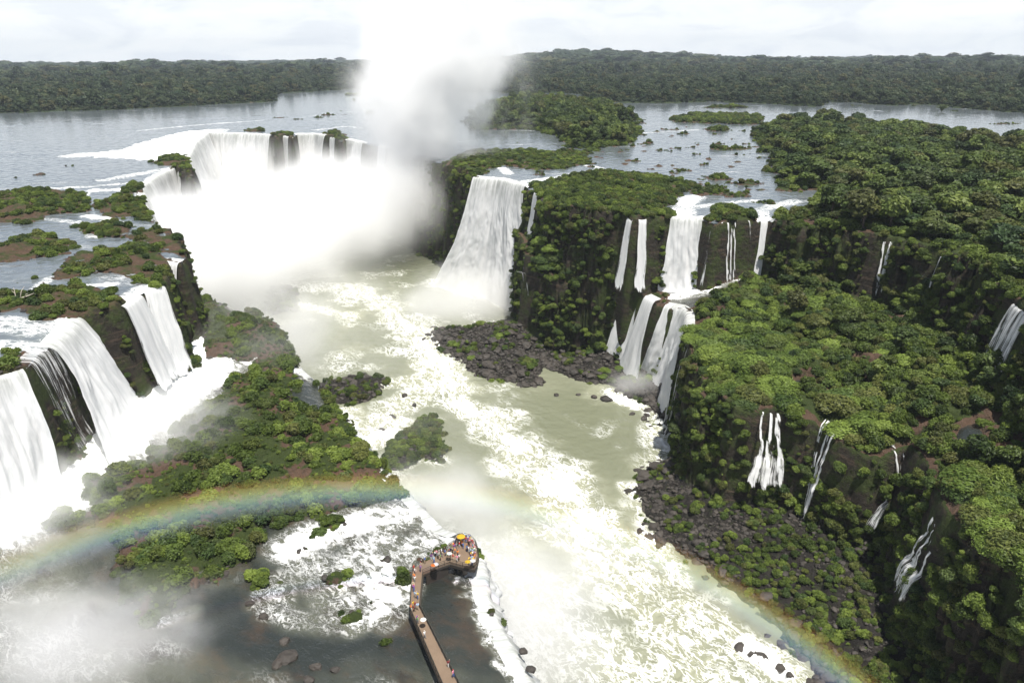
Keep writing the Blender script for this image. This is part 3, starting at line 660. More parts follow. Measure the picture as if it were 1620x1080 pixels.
# still pools on the right shelf
t = NT('pool_water'); P = t.pos()
M_POOL = t.done(t.bsdf((.03, .03, .028), .08, t.bump(t.noise(P, 1.2, 3), .15, .2), .5))
zP = FD['zmr'] - 1.1
mP = (FD['pool'] > -2.5) & (FD['sdMR'] > -1) & (FD['sdC'] > 1)
foamP = np.clip(smooth(30, 8, fU) * 1.1, 0, 1.1)
pools = link('pool', grid_mesh('pool', zP + fbm(GX, GY, 3, 3, 68) * .25 * foamP + .0, mP, None, None, (('foam', foamP),)), M_MID)
props(pools, 'rock pools on the right shelf', 'pool', kind='structure')

# ------------------------------------------------------------------ waterfalls
def fall_mat():
    t = NT('falling_water')
    uv = t.node('ShaderNodeUVMap').outputs[0]
    cov = t.attr('cov')
    mp = t.node('ShaderNodeMapping', Vector=uv); mp.inputs['Scale'].default_value = (1.0, .075, 1)
    a = t.noise(mp.outputs[0], .55, 5, .62, .25); b = t.noise(mp.outputs[0], 1.8, 4, .6, .2)
    mp2 = t.node('ShaderNodeMapping', Vector=uv); mp2.inputs['Scale'].default_value = (.6, .3, 1)
    c = t.noise(mp2.outputs[0], .8, 5, .65, .3)
    s = t.math('ADD', t.math('MULTIPLY', a, .5), t.math('ADD', t.math('MULTIPLY', b, .3), t.math('MULTIPLY', c, .2)))
    al = t.ramp(t.math('ADD', s, t.math('SUBTRACT', cov, .5)), .44, .58)
    col = t.mix(t.ramp(s, .36, .6), (.76, .78, .79), (.94, .94, .94))
    # a little of the murky river still glassy where it bends over the rim
    top = t.attr('crest')
    col = t.mix(t.math('MULTIPLY', top, t.ramp(s, .62, .4)), col, (.22, .24, .19))
    n = t.bump(t.math('ADD', s, t.math('MULTIPLY', c, .5)), .4, 1.0)
    b1 = t.bsdf(col, .75, n, .15)
    tr = t.node('ShaderNodeBsdfTransparent')
    tl = t.node('ShaderNodeBsdfTranslucent', Color=(.85, .87, .88))
    mx0 = t.node('ShaderNodeMixShader'); t.put(mx0.inputs[0], .35); t.L.new(b1.outputs[0], mx0.inputs[1]); t.L.new(tl.outputs[0], mx0.inputs[2])
    mx = t.node('ShaderNodeMixShader'); t.put(mx.inputs[0], al); t.L.new(tr.outputs[0], mx.inputs[1]); t.L.new(mx0.outputs[0], mx.inputs[2])
    return t.done(mx)
M_FALL = fall_mat()

def sd_pt(poly, p):
    return float(sd_poly(np.array([p[0]]), np.array([p[1]]), poly)[0])

def resample(P, step):
    seg = np.linalg.norm(np.diff(P, axis=0), axis=1); L = np.concatenate([[0], np.cumsum(seg)])
    # round the corners of the traced line a little
    n = max(6, int(L[-1] / step)); s = np.linspace(0, L[-1], n)
    Q_ = np.stack([np.interp(s, L, P[:, k]) for k in range(3)], -1)
    for _ in range(3):
        Q_[1:-1] = (Q_[:-2] + 2 * Q_[1:-1] + Q_[2:]) / 4
    return Q_, s

def make_fall(i, w):
    poly = CAN if w['z0'] == 0 else (MIDL if w['P'][0][0] < 40 else MIDR)
    inside_drop = (w['z0'] == 0)
    wid = 5.0 if inside_drop else 4.5 if poly is MIDL else 5.0 + 2.5 * float(smooth(62, 112, w['P'][:, 0].mean()))
    Q_, s = resample(w['P'], .5)
    nu = len(Q_)
    tang = np.gradient(Q_[:, :2], axis=0); tang /= np.linalg.norm(tang, axis=1, keepdims=True) + 1e-9
    nrm = np.stack([tang[:, 1], -tang[:, 0]], -1)
    k = max(5, int((24 if w['cov'] > .95 else 14) / .5))                       # an even outward direction along the rim
    ker = np.ones(2 * k + 1) / (2 * k + 1)
    pad = np.pad(nrm, ((k, k), (0, 0)), mode='edge')
    nrm = np.stack([np.convolve(pad[:, j], ker, 'valid') for j in range(2)], -1); nrm /= np.linalg.norm(nrm, axis=1, keepdims=True) + 1e-9
    m = Q_[nu // 2]; a = sd_pt(poly, m[:2] + nrm[nu // 2] * 2.0); b = sd_pt(poly, m[:2] - nrm[nu // 2] * 2.0)
    out_is_plus = (a > b) if inside_drop else (a < b)
    if not out_is_plus: nrm = -nrm
    D = w['z0'] - w['z1']
    nv = max(24, int(D / .9))
    v = np.concatenate([[-.05, -.025], np.linspace(0, 1, nv)])
    V = []; cov = []; crest = []; uv = []
    U, VV = np.meshgrid(s, v, indexing='xy')
    vc = np.clip(VV, 0, 1)
    # the profile of the cliff behind, plus the throw of the water
    inv = .5 - np.sin(np.arcsin(np.clip(1 - 2 * vc, -1, 1)) / 3)
    o = wid * inv + .55 + w['flare'] * vc ** .8 * (.6 + .4 * vn(U / 14, U * 0 + i, 71))
    if w['steps']:
        o = o + .9 * (smooth(.3, .36, vc) + 1.4 * smooth(.58, .66, vc)) 
        o = o + .5 * vn(U * .8, vc * 14, 90 + i)
    if w['z0'] == ZM and w['cov'] > .97:   # broken, foaming rims
        o = o + fbm(U, VV * D * .9 + i * 5, 3.2, 4, 86, .65) * 1.5 * smooth(-.02, .12, VV)
    elif w['cov'] > .94:      # heavy sheets break into lumps as they fall
        o = o + (fbm(U, VV * D * .16 + i * 9, 1.6, 3, 76, .6) * .5 + vn(U / 6.0, VV * 1.2 + i, 77) * 1.0) * smooth(.02, .35, vc)
    o = o + (vn(U / 3.1, VV * 1.2, 72 + i) * .7 + vn(U / 1.2, VV * 2.2, 73 + i) * .3) * (.2 + vc)
    o = np.where(VV < 0, VV * 50, o)
    z = w['z0'] - D * vc + .12
    z = np.where(VV < 0, w['z0'] + .1, z) - .6 * smooth(.06, 0, np.abs(VV))
    c = s.mean(); half = max(s.max() / 2, .5)
    X = np.interp(U, s, Q_[:, 0]) + np.interp(U, s, nrm[:, 0]) * o; Y = np.interp(U, s, Q_[:, 1]) + np.interp(U, s, nrm[:, 1]) * o
    mt = tang.mean(0); mt /= np.linalg.norm(mt) + 1e-9
    sp = w['spread'] * vc ** 1.6 * (U - c) / half * max(half, 3.0)
    wob = vn(VV * 3.0, VV * 0 + i * 3.3, 75) * min(1.5, half * .5) * vc
    X += mt[0] * (sp + wob); Y += mt[1] * (sp + wob)
    # ragged sides
    edge = smooth(0, min(2.2, half * .9), half - np.abs(U - c) + .0)
    cv = w['cov'] - (1 - edge) * .32 - (.10 * vc if w['cov'] < .8 else 0) + .12 * smooth(.75, 1, vc)
    if w['steps'] or .55 < w['cov'] < .79:          # separate braided strands over the rock
        gs = np.random.default_rng(i); ln = np.zeros(U.shape); ns = 2 if half < 3.2 else 3
        for k in range(ns + 6):
            late = k >= ns; u0 = gs.uniform(-.8, .8) if late else -.75 + 1.5 * (k + .5) / ns
            path = (u0 + vn(VV * 3.2, VV * 0 + k * 5.1 + i, 78) * .17 + vn(VV * 9, VV * 0 + k * 3.1 + i, 79) * .05) * half + c
            wd = np.maximum(half * (.07 + .05 * vc) * (.6 if late else 1.2), .22)
            ln = np.maximum(ln, np.exp(-((U - path) / wd) ** 2) * (smooth(.3 + .1 * (k - ns), .6, vc) * .85 if late else 1.0))
        veil = (.49 if w['steps'] else .36) * smooth(.42, .6, vc) * smooth(1.0, .75, np.abs(U - c) / half)
        cv = np.maximum(.22 + (w['cov'] - .26) * ln, veil)
    if w['z1'] > -70 and w['cov'] < .98: cv = cv - .45 * smooth(.88, 1.02, vc + vn(U * 1.1, U * 0 + i, 80) * .09)
    Vx = np.stack([X, Y, z], -1).reshape(-1, 3)
    n0, n1_ = U.shape
    ii = np.arange(n0 * n1_).reshape(n0, n1_)
    Fq = np.stack([ii[:-1, :-1], ii[1:, :-1], ii[1:, 1:], ii[:-1, 1:]], -1).reshape(-1, 4)
    me = mesh_np('waterfall', Vx, Fq)
    attr(me, 'cov', cv.ravel()); attr(me, 'crest', (smooth(.25, 0, np.abs(VV)) * (.7 if w['cov'] > .9 else .2)).ravel())
    ul = me.uv_layers.new(name='UVMap')
    li = Fq.ravel()
    uvs = np.stack([U.ravel()[li] * (3.4 if w['steps'] else 1.7 if w['cov'] < .9 else 1.0) + i * 31.7, (VV * D).ravel()[li]], -1)
    ul.data.foreach_set('uv', uvs.astype(np.float32).ravel())
    ob = link('waterfall', me, M_FALL)
    props(ob, w['label'], 'waterfall', 'waterfalls over the canyon rims')
    return ob
for i, w in enumerate(FALLS): make_fall(i, w)

# ------------------------------------------------------------------ foliage meshes
def leaf_mat(name, dark, light, bright, rough=.55, scale=.9):
    t = NT(name); P = t.pos()
    tone = t.attr('tone'); rnd = t.node('ShaderNodeObjectInfo').outputs['Random']
    n = t.noise(P, .035, 4, .6)
    k = t.math('ADD', t.math('MULTIPLY', tone, .55), t.math('ADD', t.math('MULTIPLY', rnd, .62), t.math('MULTIPLY', t.math('SUBTRACT', n, .5), 1.1)))
    c = t.mix(t.ramp(k, .1, .75, smooth=False), dark, light)
    c = t.mix(t.ramp(k, .72, 1.2, smooth=False), c, bright)
    h1 = t.math('FRACT', t.math('MULTIPLY', rnd, 7.31)); h2 = t.math('FRACT', t.math('MULTIPLY', rnd, 13.7))
    c = t.mix(t.ramp(h1, .70, .95, 0, .62), c, t.mix(tone, (.035, .034, .012), (.15, .135, .045)))
    c = t.mix(t.ramp(h2, .72, .95, 0, .6), c, t.mix(tone, (.010, .026, .010), (.045, .085, .035)))
    b = t.bsdf(c, rough, None, .25)
    tl = t.node('ShaderNodeBsdfTranslucent', Color=c)
    mx = t.node('ShaderNodeMixShader'); t.put(mx.inputs[0], .22); t.L.new(b.outputs[0], mx.inputs[1]); t.L.new(tl.outputs[0], mx.inputs[2])
    return t.done(mx)
M_SHRUB = leaf_mat('shrub_leaves', (.020, .036, .007), (.108, .152, .026), (.21, .27, .05))
M_CUSH = leaf_mat('cushion_leaves', (.038, .068, .011), (.145, .205, .036), (.22, .285, .058))
M_TREE = leaf_mat('tree_leaves', (.016, .031, .008), (.085, .122, .026), (.20, .24, .058))
M_FAR = leaf_mat('forest_leaves', (.015, .029, .011), (.042, .062, .023), (.11, .13, .055))
M_PALE = leaf_mat('bamboo_leaves', (.05, .07, .022), (.10, .13, .04), (.16, .19, .07))
t = NT('bark'); M_BARK = t.done(t.bsdf(t.mix(t.noise(t.pos(), 2.0, 4), (.05, .038, .028), (.14, .115, .09)), .85))
t = NT('dead_wood'); M_DEAD = t.done(t.bsdf(t.mix(t.noise(t.pos(), 3.0, 4), (.32, .27, .22), (.55, .50, .44)), .8))

_ico = {}
def ico(sub):
    if sub not in _ico:
        bm = bmesh.new(); bmesh.ops.create_icosphere(bm, subdivisions=sub, radius=1.0)
        _ico[sub] = (np.array([v.co[:] for v in bm.verts]), np.array([[v.index for v in f.verts] for f in bm.faces])); bm.free()
    return _ico[sub]

def lobes_mesh(name, lobes, nleaf, lsize, rng, jitter=.8, core=.86, squash=1.0, blade=1.0, under=-.35):
    """many leaf-sized faces over a set of lobes with a darker leaf core painted as inner shade"""
    C = np.array([l[0] for l in lobes], float); R_ = np.array([l[1] for l in lobes], float)
    w = R_ ** 2; w /= w.sum()
    V = []; T = []; n = 0
    k = rng.choice(len(lobes), nleaf * 3, p=w)
    d = rng.normal(size=(nleaf * 3, 3)); d /= np.linalg.norm(d, axis=1, keepdims=True)
    d[:, 2] = np.where(d[:, 2] < under, -d[:, 2], d[:, 2])
    p = C[k] + d * R_[k][:, None] * rng.uniform(.78, 1.16, (len(k), 1)) * np.array([1, 1, squash])
    # drop what lies deep inside another lobe
    q = (p[:, None, :] - C[None]) / np.array([1, 1, squash]); ins = (np.linalg.norm(q, axis=2) < R_[None] * .86).any(1)
    p = p[~ins][:nleaf]; d = d[~ins][:nleaf]; k = k[~ins][:nleaf]; m = len(p)
    nr = d + rng.normal(size=(m, 3)) * jitter; nr[:, 2] += .25; nr /= np.linalg.norm(nr, axis=1, keepdims=True)
    a = np.cross(nr, rng.normal(size=(m, 3))); a /= np.linalg.norm(a, axis=1, keepdims=True); b = np.cross(nr, a)
    s = lsize * rng.uniform(.6, 1.4, (m, 1))
    a = a * s; b = b * s * .62 * blade
    LV = np.stack([p - a, p + b * .9 - a * .1, p + a, p - b * .9 - a * .1], 1).reshape(-1, 3)
    LF = np.arange(m * 4).reshape(m, 4)
    lt = rng.uniform(0, 1, len(lobes))
    tone = np.repeat(np.clip(.55 * lt[k] + .45 * rng.uniform(0, 1, m), 0, 1), 4)
    iv, if_ = ico(1)
    CV = []; CF = []; o = m * 4
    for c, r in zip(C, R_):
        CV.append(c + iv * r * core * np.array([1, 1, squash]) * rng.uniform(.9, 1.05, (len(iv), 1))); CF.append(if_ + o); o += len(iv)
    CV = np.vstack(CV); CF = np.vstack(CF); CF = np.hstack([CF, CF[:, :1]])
    V = np.vstack([LV, CV]); tone = np.concatenate([tone, np.full(len(CV), .12)])  # low tone on the core: shade between the leaves put into the colour
    me = bpy.data.meshes.new(name)
    F4 = LF; F3 = CF[:, :3]
    me.vertices.add(len(V)); me.vertices.foreach_set('co', V.astype(np.float32).ravel())
    lv = np.concatenate([F4.ravel(), F3.ravel()]).astype(np.int32)
    me.loops.add(len(lv)); me.loops.foreach_set('vertex_index', lv)
    ls = np.concatenate([np.arange(len(F4)) * 4, len(F4) * 4 + np.arange(len(F3)) * 3]).astype(np.int32)
    me.polygons.add(len(ls)); me.polygons.foreach_set('loop_start', ls)
    me.update(calc_edges=True)
    attr(me, 'tone', tone)
    return me

def bush_lobes(rng, n, spread=.62, rr=(.38, .6), up=.5):
    L = [((0, 0, .35), .62)]
    for _ in range(n):
        a = rng.uniform(0, 2 * math.pi); r = spread * math.sqrt(rng.uniform(.15, 1)); q = rng.uniform(*rr)
        L.append(((r * math.cos(a), r * math.sin(a), rng.uniform(.1, up)), q))
    return L
BUSH = []
for k in range(6):
    g = np.random.default_rng(100 + k)
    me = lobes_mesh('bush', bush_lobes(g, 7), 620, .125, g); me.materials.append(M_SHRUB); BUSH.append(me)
CUSH = []
for k in range(5):
    g = np.random.default_rng(140 + k)
    L = bush_lobes(g, 4 + k, .55, (.42, .66), .3)
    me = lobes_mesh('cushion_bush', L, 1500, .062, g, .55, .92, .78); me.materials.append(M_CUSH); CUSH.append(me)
def tree_lobes(g, tall):
    L = []
    for _ in range(10):
        a = g.uniform(0, 2 * math.pi); z = g.uniform(.75, 1.5) * tall; r = g.uniform(.15, .62) * (1.15 - .3 * abs(z - tall))
        L.append(((r * math.cos(a), r * math.sin(a), z), g.uniform(.30, .5)))
    L.append(((0, 0, 1.15 * tall), .55))
    return L
TREE = []
for k in range(6):
    g = np.random.default_rng(180 + k)
    L = tree_lobes(g, 1.0 + .12 * (k % 3))
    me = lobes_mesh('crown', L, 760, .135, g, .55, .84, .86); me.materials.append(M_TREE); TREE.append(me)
FTREE = []
for k in range(6):
    g = np.random.default_rng(220 + k)
    L = tree_lobes(g, 1.0 + .2 * (k % 3)) + [((0, 0, .45), .6), ((.3, .2, .3), .5)]
    me = lobes_mesh('crown', L, 330, .2, g, .6, .86, .9); me.materials.append(M_FAR); FTREE.append(me)
FPATCH = []
for k in range(4):
    g = np.random.default_rng(260 + k)
    L = []
    for _ in range(16):
        a = g.uniform(0, 2 * math.pi); r = .8 * math.sqrt(g.uniform(0, 1)); L.append(((r * math.cos(a), r * math.sin(a), g.uniform(.12, .42)), g.uniform(.2, .34)))
    me = lobes_mesh('crown', L, 420, .11, g, .6, .9, .8); me.materials.append(M_FAR); FPATCH.append(me)
# arching bamboo sprays
BAMB = []
for k in range(3):
    g = np.random.default_rng(300 + k)
    V = []; Fq = []; tone = []
    for _ in range(70):
        a = g.uniform(0, 2 * math.pi); lean = g.uniform(.25, 1.0); hh = g.uniform(1.1, 1.9); tn = g.uniform(0, 1)
        for s in np.linspace(.25, 1, 9):
            c = np.array([math.cos(a) * lean * s ** 2, math.sin(a) * lean * s ** 2, hh * (s - .28 * s ** 3)]) + g.normal(size=3) * .05
            dr = np.array([math.cos(a) * lean * 2 * s, math.sin(a) * lean * 2 * s, hh * (1 - .84 * s * s)]); dr /= np.linalg.norm(dr)
            sd_ = np.cross(dr, g.normal(size=3)); sd_ /= np.linalg.norm(sd_)
            o = len(V); V += [c - dr * .16, c + sd_ * .05, c + dr * .16, c - sd_ * .05]; Fq.append([o, o + 1, o + 2, o + 3]); tone += [tn] * 4
    me = mesh_np('sprays', np.array(V), np.array(Fq), False); attr(me, 'tone', tone); me.materials.append(M_PALE); BAMB.append(me)

def tube(bm, pts, radii, seg=6):
    rings = []
    for i, (p, r) in enumerate(zip(pts, radii)):
        p = Vector(p); d = (Vector(pts[min(i + 1, len(pts) - 1)]) - Vector(pts[max(i - 1, 0)])).normalized()
        a = d.orthogonal().normalized(); b = d.cross(a)
        rings.append([bm.verts.new(p + (a * math.cos(2 * math.pi * j / seg) + b * math.sin(2 * math.pi * j / seg)) * r) for j in range(seg)])
    for A, B in zip(rings, rings[1:]):
        for j in range(seg): bm.faces.new((A[j], A[(j + 1) % seg], B[(j + 1) % seg], B[j]))
    bm.faces.new(list(reversed(rings[0]))); bm.faces.new(rings[-1])

def from_bm(name, bm, smooth_=False):
    bmesh.ops.recalc_face_normals(bm, faces=bm.faces)
    me = bpy.data.meshes.new(name); bm.to_mesh(me); bm.free()
    if smooth_: me.polygons.foreach_set('use_smooth', [True] * len(me.polygons))
    return me
TRUNK = []
for k in range(6):
    bm = bmesh.new(); g = random.Random(k); tall = 1.0 + .12 * (k % 3)
    tube(bm, [(0, 0, -.25), (.03, 0, .3), (-.02, .03, .7), (0, .02, 1.05 * tall)], [.085, .06, .045, .022])
    for j in range(5):
        a = j * 1.26 + g.uniform(-.4, .4); z = g.uniform(.35, .7)
        tube(bm, [(0, 0, z), (.22 * math.cos(a), .22 * math.sin(a), z + .22), (.42 * math.cos(a), .42 * math.sin(a), z + g.uniform(.35, .55))], [.034, .022, .008], 5)
    me = from_bm('trunk', bm, True); me.materials.append(M_BARK); TRUNK.append(me)
# boulders
def rock_mat(name, lo, hi):
    t = NT(name); P = t.pos(); n = t.noise(P, .9, 6, .65); n2 = t.noise(P, 3.5, 4, .6); rnd = t.node('ShaderNodeObjectInfo').outputs['Random']
    c = t.mix(t.math('ADD', t.math('MULTIPLY', n, .7), t.math('MULTIPLY', rnd, .35)), lo, hi)
    c = t.mix(t.ramp(n2, .6, .72, 0, .6), c, (.05, .065, .02))
    return t.done(t.bsdf(c, .62, t.bump(t.math('ADD', n, t.math('MULTIPLY', n2, .4)), .7, .4), .4))
M_ROCK = rock_mat('wet_basalt', (.009, .008, .0075), (.068, .057, .048))
ROCK = []
for k in range(6):
    g = np.random.default_rng(400 + k); iv, if_ = ico(3)
    v = iv.copy()
    for _ in range(11):                            # chip flats off the stone
        d = g.normal(size=3); d /= np.linalg.norm(d); lim = g.uniform(.62, .88); q = v @ d
        v = v - np.maximum(q - lim, 0)[:, None] * d * .92
    v *= np.array([1.0, .8, .62]) * (1 + .06 * g.normal(size=(len(v), 1)) * .5)
    me = mesh_np('boulder', v, if_, False); me.materials.append(M_ROCK); ROCK.append(me)

# ------------------------------------------------------------------ where things grow
HN = H.ravel(); TXr, TYr = TX.ravel(), TY.ravel()
DR = np.gradient(RR, axis=0); CA = (DR * RR * (ang[1] - ang[0]))
ALEN = np.sqrt(1 + np.minimum(SLOPE, 12) ** 2)
PXX, PXY, PXD = px(np.stack([TXr, TYr, HN], -1))
INF = ((PXX > -130) & (PXX < 1750) & (PXY > -40) & (PXY < 1180)).reshape(GX.shape)
def pick(dens, mask):
    """grid points chosen with the given number per square metre of surface"""
    w = np.where(mask & INF, dens * CA * ALEN, 0).ravel()
    n = np.floor(w + RNG.random(w.shape)).astype(int)
    i = np.repeat(np.arange(w.size), n)
    jr = (RNG.random(len(i)) - .5) ; ja = (RNG.random(len(i)) - .5)
    x = TXr[i] + jr * DR.ravel()[i] * np.sin(AA.ravel()[i]) + ja * (RR.ravel()[i] * (ang[1] - ang[0])) * np.cos(AA.ravel()[i])
    y = TYr[i] + jr * DR.ravel()[i] * np.cos(AA.ravel()[i]) - ja * (RR.ravel()[i] * (ang[1] - ang[0])) * np.sin(AA.ravel()[i])
    return i, np.stack([x, y, HN[i]], -1)

class Crop:
    """a kind of plant or stone scattered over the ground"""
    def __init__(s): s.P = []; s.S = []; s.R = []; s.K = []; s.T = []
    def add(s, P, size, k, tag, sz=None):
        n = len(P)
        if n == 0: return
        sz = RNG.uniform(.75, 1.15, n) if sz is None else sz
        s.P.append(P); s.S.append(np.stack([size * RNG.uniform(.85, 1.2, n), size * RNG.uniform(.85, 1.2, n), size * sz], -1))
        s.R.append(RNG.uniform(0, 6.283, n)); s.K.append(np.full(n, 0) + k); s.T.append(np.full(n, tag))
    def done(s):
        s.P = np.vstack(s.P); s.S = np.vstack(s.S); s.R = np.concatenate(s.R); s.K = np.concatenate(s.K); s.T = np.concatenate(s.T)
        x, y, d = px(s.P); s.px = x; s.py = y; s.size = s.S.max(1) * FPX / np.maximum(d, 1)
        s.inv = (x > -5) & (x < 1625) & (y > 0) & (y < 1085) & (d > 0)
bush, cush, tree, stone = Crop(), Crop(), Crop(), Crop()

n14 = fbm(GX, GY, 14, 4, 81); n5 = fbm(GX, GY, 5, 3, 82); n30 = fbm(GX, GY, 34, 3, 83)
ncl = fbm(GX + GY * .7, H * 1.3 - GY * .4, 9, 4, 84, .6)
upper = FD['tU'] < .35
flatU = upper & (FD['land'] > .3) & (FD['far'] < 0) & (SLOPE < 1.4)
wet = FD['fl'] < 3.0
lid = FD['lid']
veg = smooth(-.45, .15, n14 + .25) 
def sizes(n, a, b, p=2.0): return a + (b - a) * RNG.random(n) ** p
def offs(i, P, s, up=0.0):
    """seat plants on cliffs a little proud of the rock"""
    o = (CL.ravel()[i] * .35 * s)
    P[:, 0] -= o * (gx / gl).ravel()[i]; P[:, 1] -= o * (gy / gl).ravel()[i]; P[:, 2] += up * s
    return P
bambs = Crop()
T_WOOD, T_ISLE, T_MOUND, T_MEADOW, T_LEFT, T_MID, T_SHELF, T_CLIFF, T_SCREE, T_LOW, T_ISLET, T_LCLIFF = range(12)
# woodland on the right of the upper river and on its long island
mw = flatU & (lid == 0)
edge = smooth(0, 16, FD['land'])
i, P = pick(.019 * (.35 + .65 * edge), mw & (FD['sdC'] < -8) & ((n30 + n14 * .5) > -.42)); s = sizes(len(P), 2.8, 8.6, 1.7) * (.55 + .45 * edge.ravel()[i]); tree.add(P, s, RNG.integers(0, 6, len(P)), T_WOOD, RNG.uniform(.5, .95, len(P)))
i, P = pick(.085, mw); s = sizes(len(P), 1.1, 3.6); bush.add(P, s, RNG.integers(0, 6, len(P)), T_WOOD)
mi = flatU & (lid == 3)
i, P = pick(.022 * edge, mi); s = sizes(len(P), 2.2, 7.5, 1.5); tree.add(P, s, RNG.integers(0, 6, len(P)), T_ISLE, RNG.uniform(.6, 1.35, len(P)))
i, P = pick(.09, mi); s = sizes(len(P), 1.4, 3.6); bush.add(P, s, RNG.integers(0, 6, len(P)), T_ISLE)
mm = flatU & ((lid == 1) | (lid == 5))
i, P = pick(.24 * veg, mm); s = sizes(len(P), .9, 2.7, 1.6); bush.add(P, s, RNG.integers(0, 6, len(P)), T_MOUND)
mg = flatU & (lid == 2)
i, P = pick(.16 * veg, mg); s = sizes(len(P), .9, 2.6, 2.2); bush.add(P, s, RNG.integers(0, 6, len(P)), T_MEADOW, RNG.uniform(.4, .8, len(P)))
ml_ = flatU & (lid >= 6) & (lid < 100)
i, P = pick(.30 * smooth(-.15, .3, n14 + n5 * .5), ml_); s = sizes(len(P), .5, 2.4, 2.0); bush.add(P, s, RNG.integers(0, 6, len(P)), T_LEFT)
mt = flatU & ((lid >= 100) & (lid < 200) | (lid == 4))
i, P = pick(.10, mt); s = sizes(len(P), .9, 2.6, 1.6) * np.clip(FD['land'].ravel()[i] / 4, .5, 1.5); bush.add(P, s, RNG.integers(0, 6, len(P)), T_ISLET)
# left middle shelf
msm = (FD['sdML'] > -1) & (FD['sdC'] > 3) & (FD['ml'] > .3)
mml = (FD['sdML'] > -1) & (FD['sdC'] > 3) & (FD['ml'] > .4)
i, P = pick(.24 * smooth(-.3, .25, n14 + n5 * .5 + .10 - smooth(225, 255, GY) * .25), mml); s = sizes(len(P), .55, 2.7, 2.2); bush.add(P, s, RNG.integers(0, 6, len(P)), T_MID)
i, P = pick(.30 * smooth(.5, -.1, n14 + n5 * .4), msm); s = sizes(len(P), .25, .75, 1.5); bush.add(P, s, RNG.integers(0, 6, len(P)), T_MID)
# right middle shelf: wide cushions of shrub, taller dark bushes between
wetbase = falls_dist(lambda w: w['z0'] == 0 and w['P'][0][0] > 0 and w['cov'] > .69) < 13
msh = ~wetbase & (FD['sdMR'] > .5) & (FD['sdC'] > 3) & (FD['pool'] < -.5) & ~wet
cus = smooth(-.1, .25, n30 + n14 * .3 + .12) * (SOIL < .75) * (.12 + .88 * np.maximum(smooth(128, 100, GX), smooth(16, 8, np.hypot(GX - at(1470, 690, ZM)[0], GY - at(1470, 690, ZM)[1]))))  # few cushions at the right: darker bushes there stand in for shadow
i, P = pick(.050 * cus, msh & (FD['pool'] < -5)); s = sizes(len(P), 2.2, 6.6, 1.4); P[:, 2] -= s * .12; cush.add(P, s, RNG.integers(0, 5, len(P)), T_SHELF, RNG.uniform(.5, .85, len(P)))
i, P = pick(.010 * smooth(112, 135, GX) * (FD['sdMR'] > 4), msh); s = sizes(len(P), 2.0, 5.0, 1.6); tree.add(P, s, RNG.integers(0, 6, len(P)), T_SHELF)
i, P = pick(.22 * (1.1 - .7 * cus) * smooth(1.0, .35, SOIL), msh); s = sizes(len(P), .8, 3.2, 1.8); bush.add(P, s, RNG.integers(0, 6, len(P)), T_SHELF)
# cliffs on the right, plants clinging in patches
right = GX > -75
mc = (SLOPE > 1.3) & (FD['tU'] > .02) & right & (FD['fl'] > np.where(GY > 300, 4.5, 2.9)) & (GY < 720)
dens = .42 * smooth(-.35, .25, ncl) * np.where(FD['sdC'] < 14, np.where(GX > 62, .8, 1.0), 1.0)
i, P = pick(dens, mc); s = sizes(len(P), .45, 2.3, 2.2); bush.add(offs(i, P, s), s, RNG.integers(0, 6, len(P)), T_CLIFF, RNG.uniform(.8, 1.2, len(P)))
mc = (SLOPE > 1.3) & (GX <= -75) & (FD['fl'] > 2.5) & (GY < 560) & (FD['tU'] > .02)
i, P = pick(.16 * smooth(-.1, .5, ncl), mc); s = sizes(len(P), .5, 1.4, 1.6); bush.add(offs(i, P, s), s, RNG.integers(0, 6, len(P)), T_LCLIFF)
# boulder bank under the right cliffs
msc = (LOWROCK > 0) & (FD['low'] > ZL + .6) & (SLOPE < 1.4) & (FD['sdR'] < 0) & (GX > -60)
bk = -FD['sdR']
gd = smooth(-.3, .4, n14 + n5 * .5 + smooth(230, 170, GY) * .55 - smooth(6, 1, bk) * 1.2 - .05 - smooth(300, 320, GY) * .2)
i, P = pick(.36 * gd, msc); s = sizes(len(P), .5, 1.7, 1.6); bush.add(P, s, RNG.integers(0, 6, len(P)), T_SCREE)
# stones of that bank, and those in the water's edge
i, P = pick(.75 * (1.15 - gd) * smooth(-6, 3, bk), (LOWROCK > 0) & (GX > -60) & (bk > -6) & (SLOPE < 1.6) & (GY < 420)); s = sizes(len(P), .25, 1.25, 3.0); stone.add(P, s, RNG.integers(0, 6, len(P)), T_SCREE, RNG.uniform(.7, 1.2, len(P)))
i, P = pick(.05 * smooth(-7, 1, bk), (LOWROCK > 0) & (GX > -60) & (bk > -4) & (bk < 9) & (GY < 420)); s = sizes(len(P), 1.0, 2.7, 1.8); P[:, 2] = np.maximum(P[:, 2], ZL - .5); stone.add(P, s, RNG.integers(0, 6, len(P)), T_SCREE, RNG.uniform(.7, 1.2, len(P)))
mlow = (FD['ll'] > -.6) & (FD['tU'] > .6)
i, P = pick(.42 * smooth(0, 3, FD['ll']) * (GX < 0) * np.where((GY > 310) , .25, 1.0), mlow); s = sizes(len(P), .7, 2.2, 1.5); bush.add(P, s, RNG.integers(0, 6, len(P)), T_LOW)
i, P = pick(.14, mlow); s = sizes(len(P), .4, 1.9, 2.0); stone.add(P, s, RNG.integers(0, 6, len(P)), T_LOW, RNG.uniform(.7, 1.2, len(P)))
i, P = pick(.022, (LOWROCK > 0) & (GX > -60) & (bk > 0) & (SLOPE < 1.6) & (GY < 420) & (GY > 235)); s = sizes(len(P), 1.4, 3.6, 1.6); stone.add(P, s, RNG.integers(0, 6, len(P)), T_SCREE, RNG.uniform(.6, 1.1, len(P)))
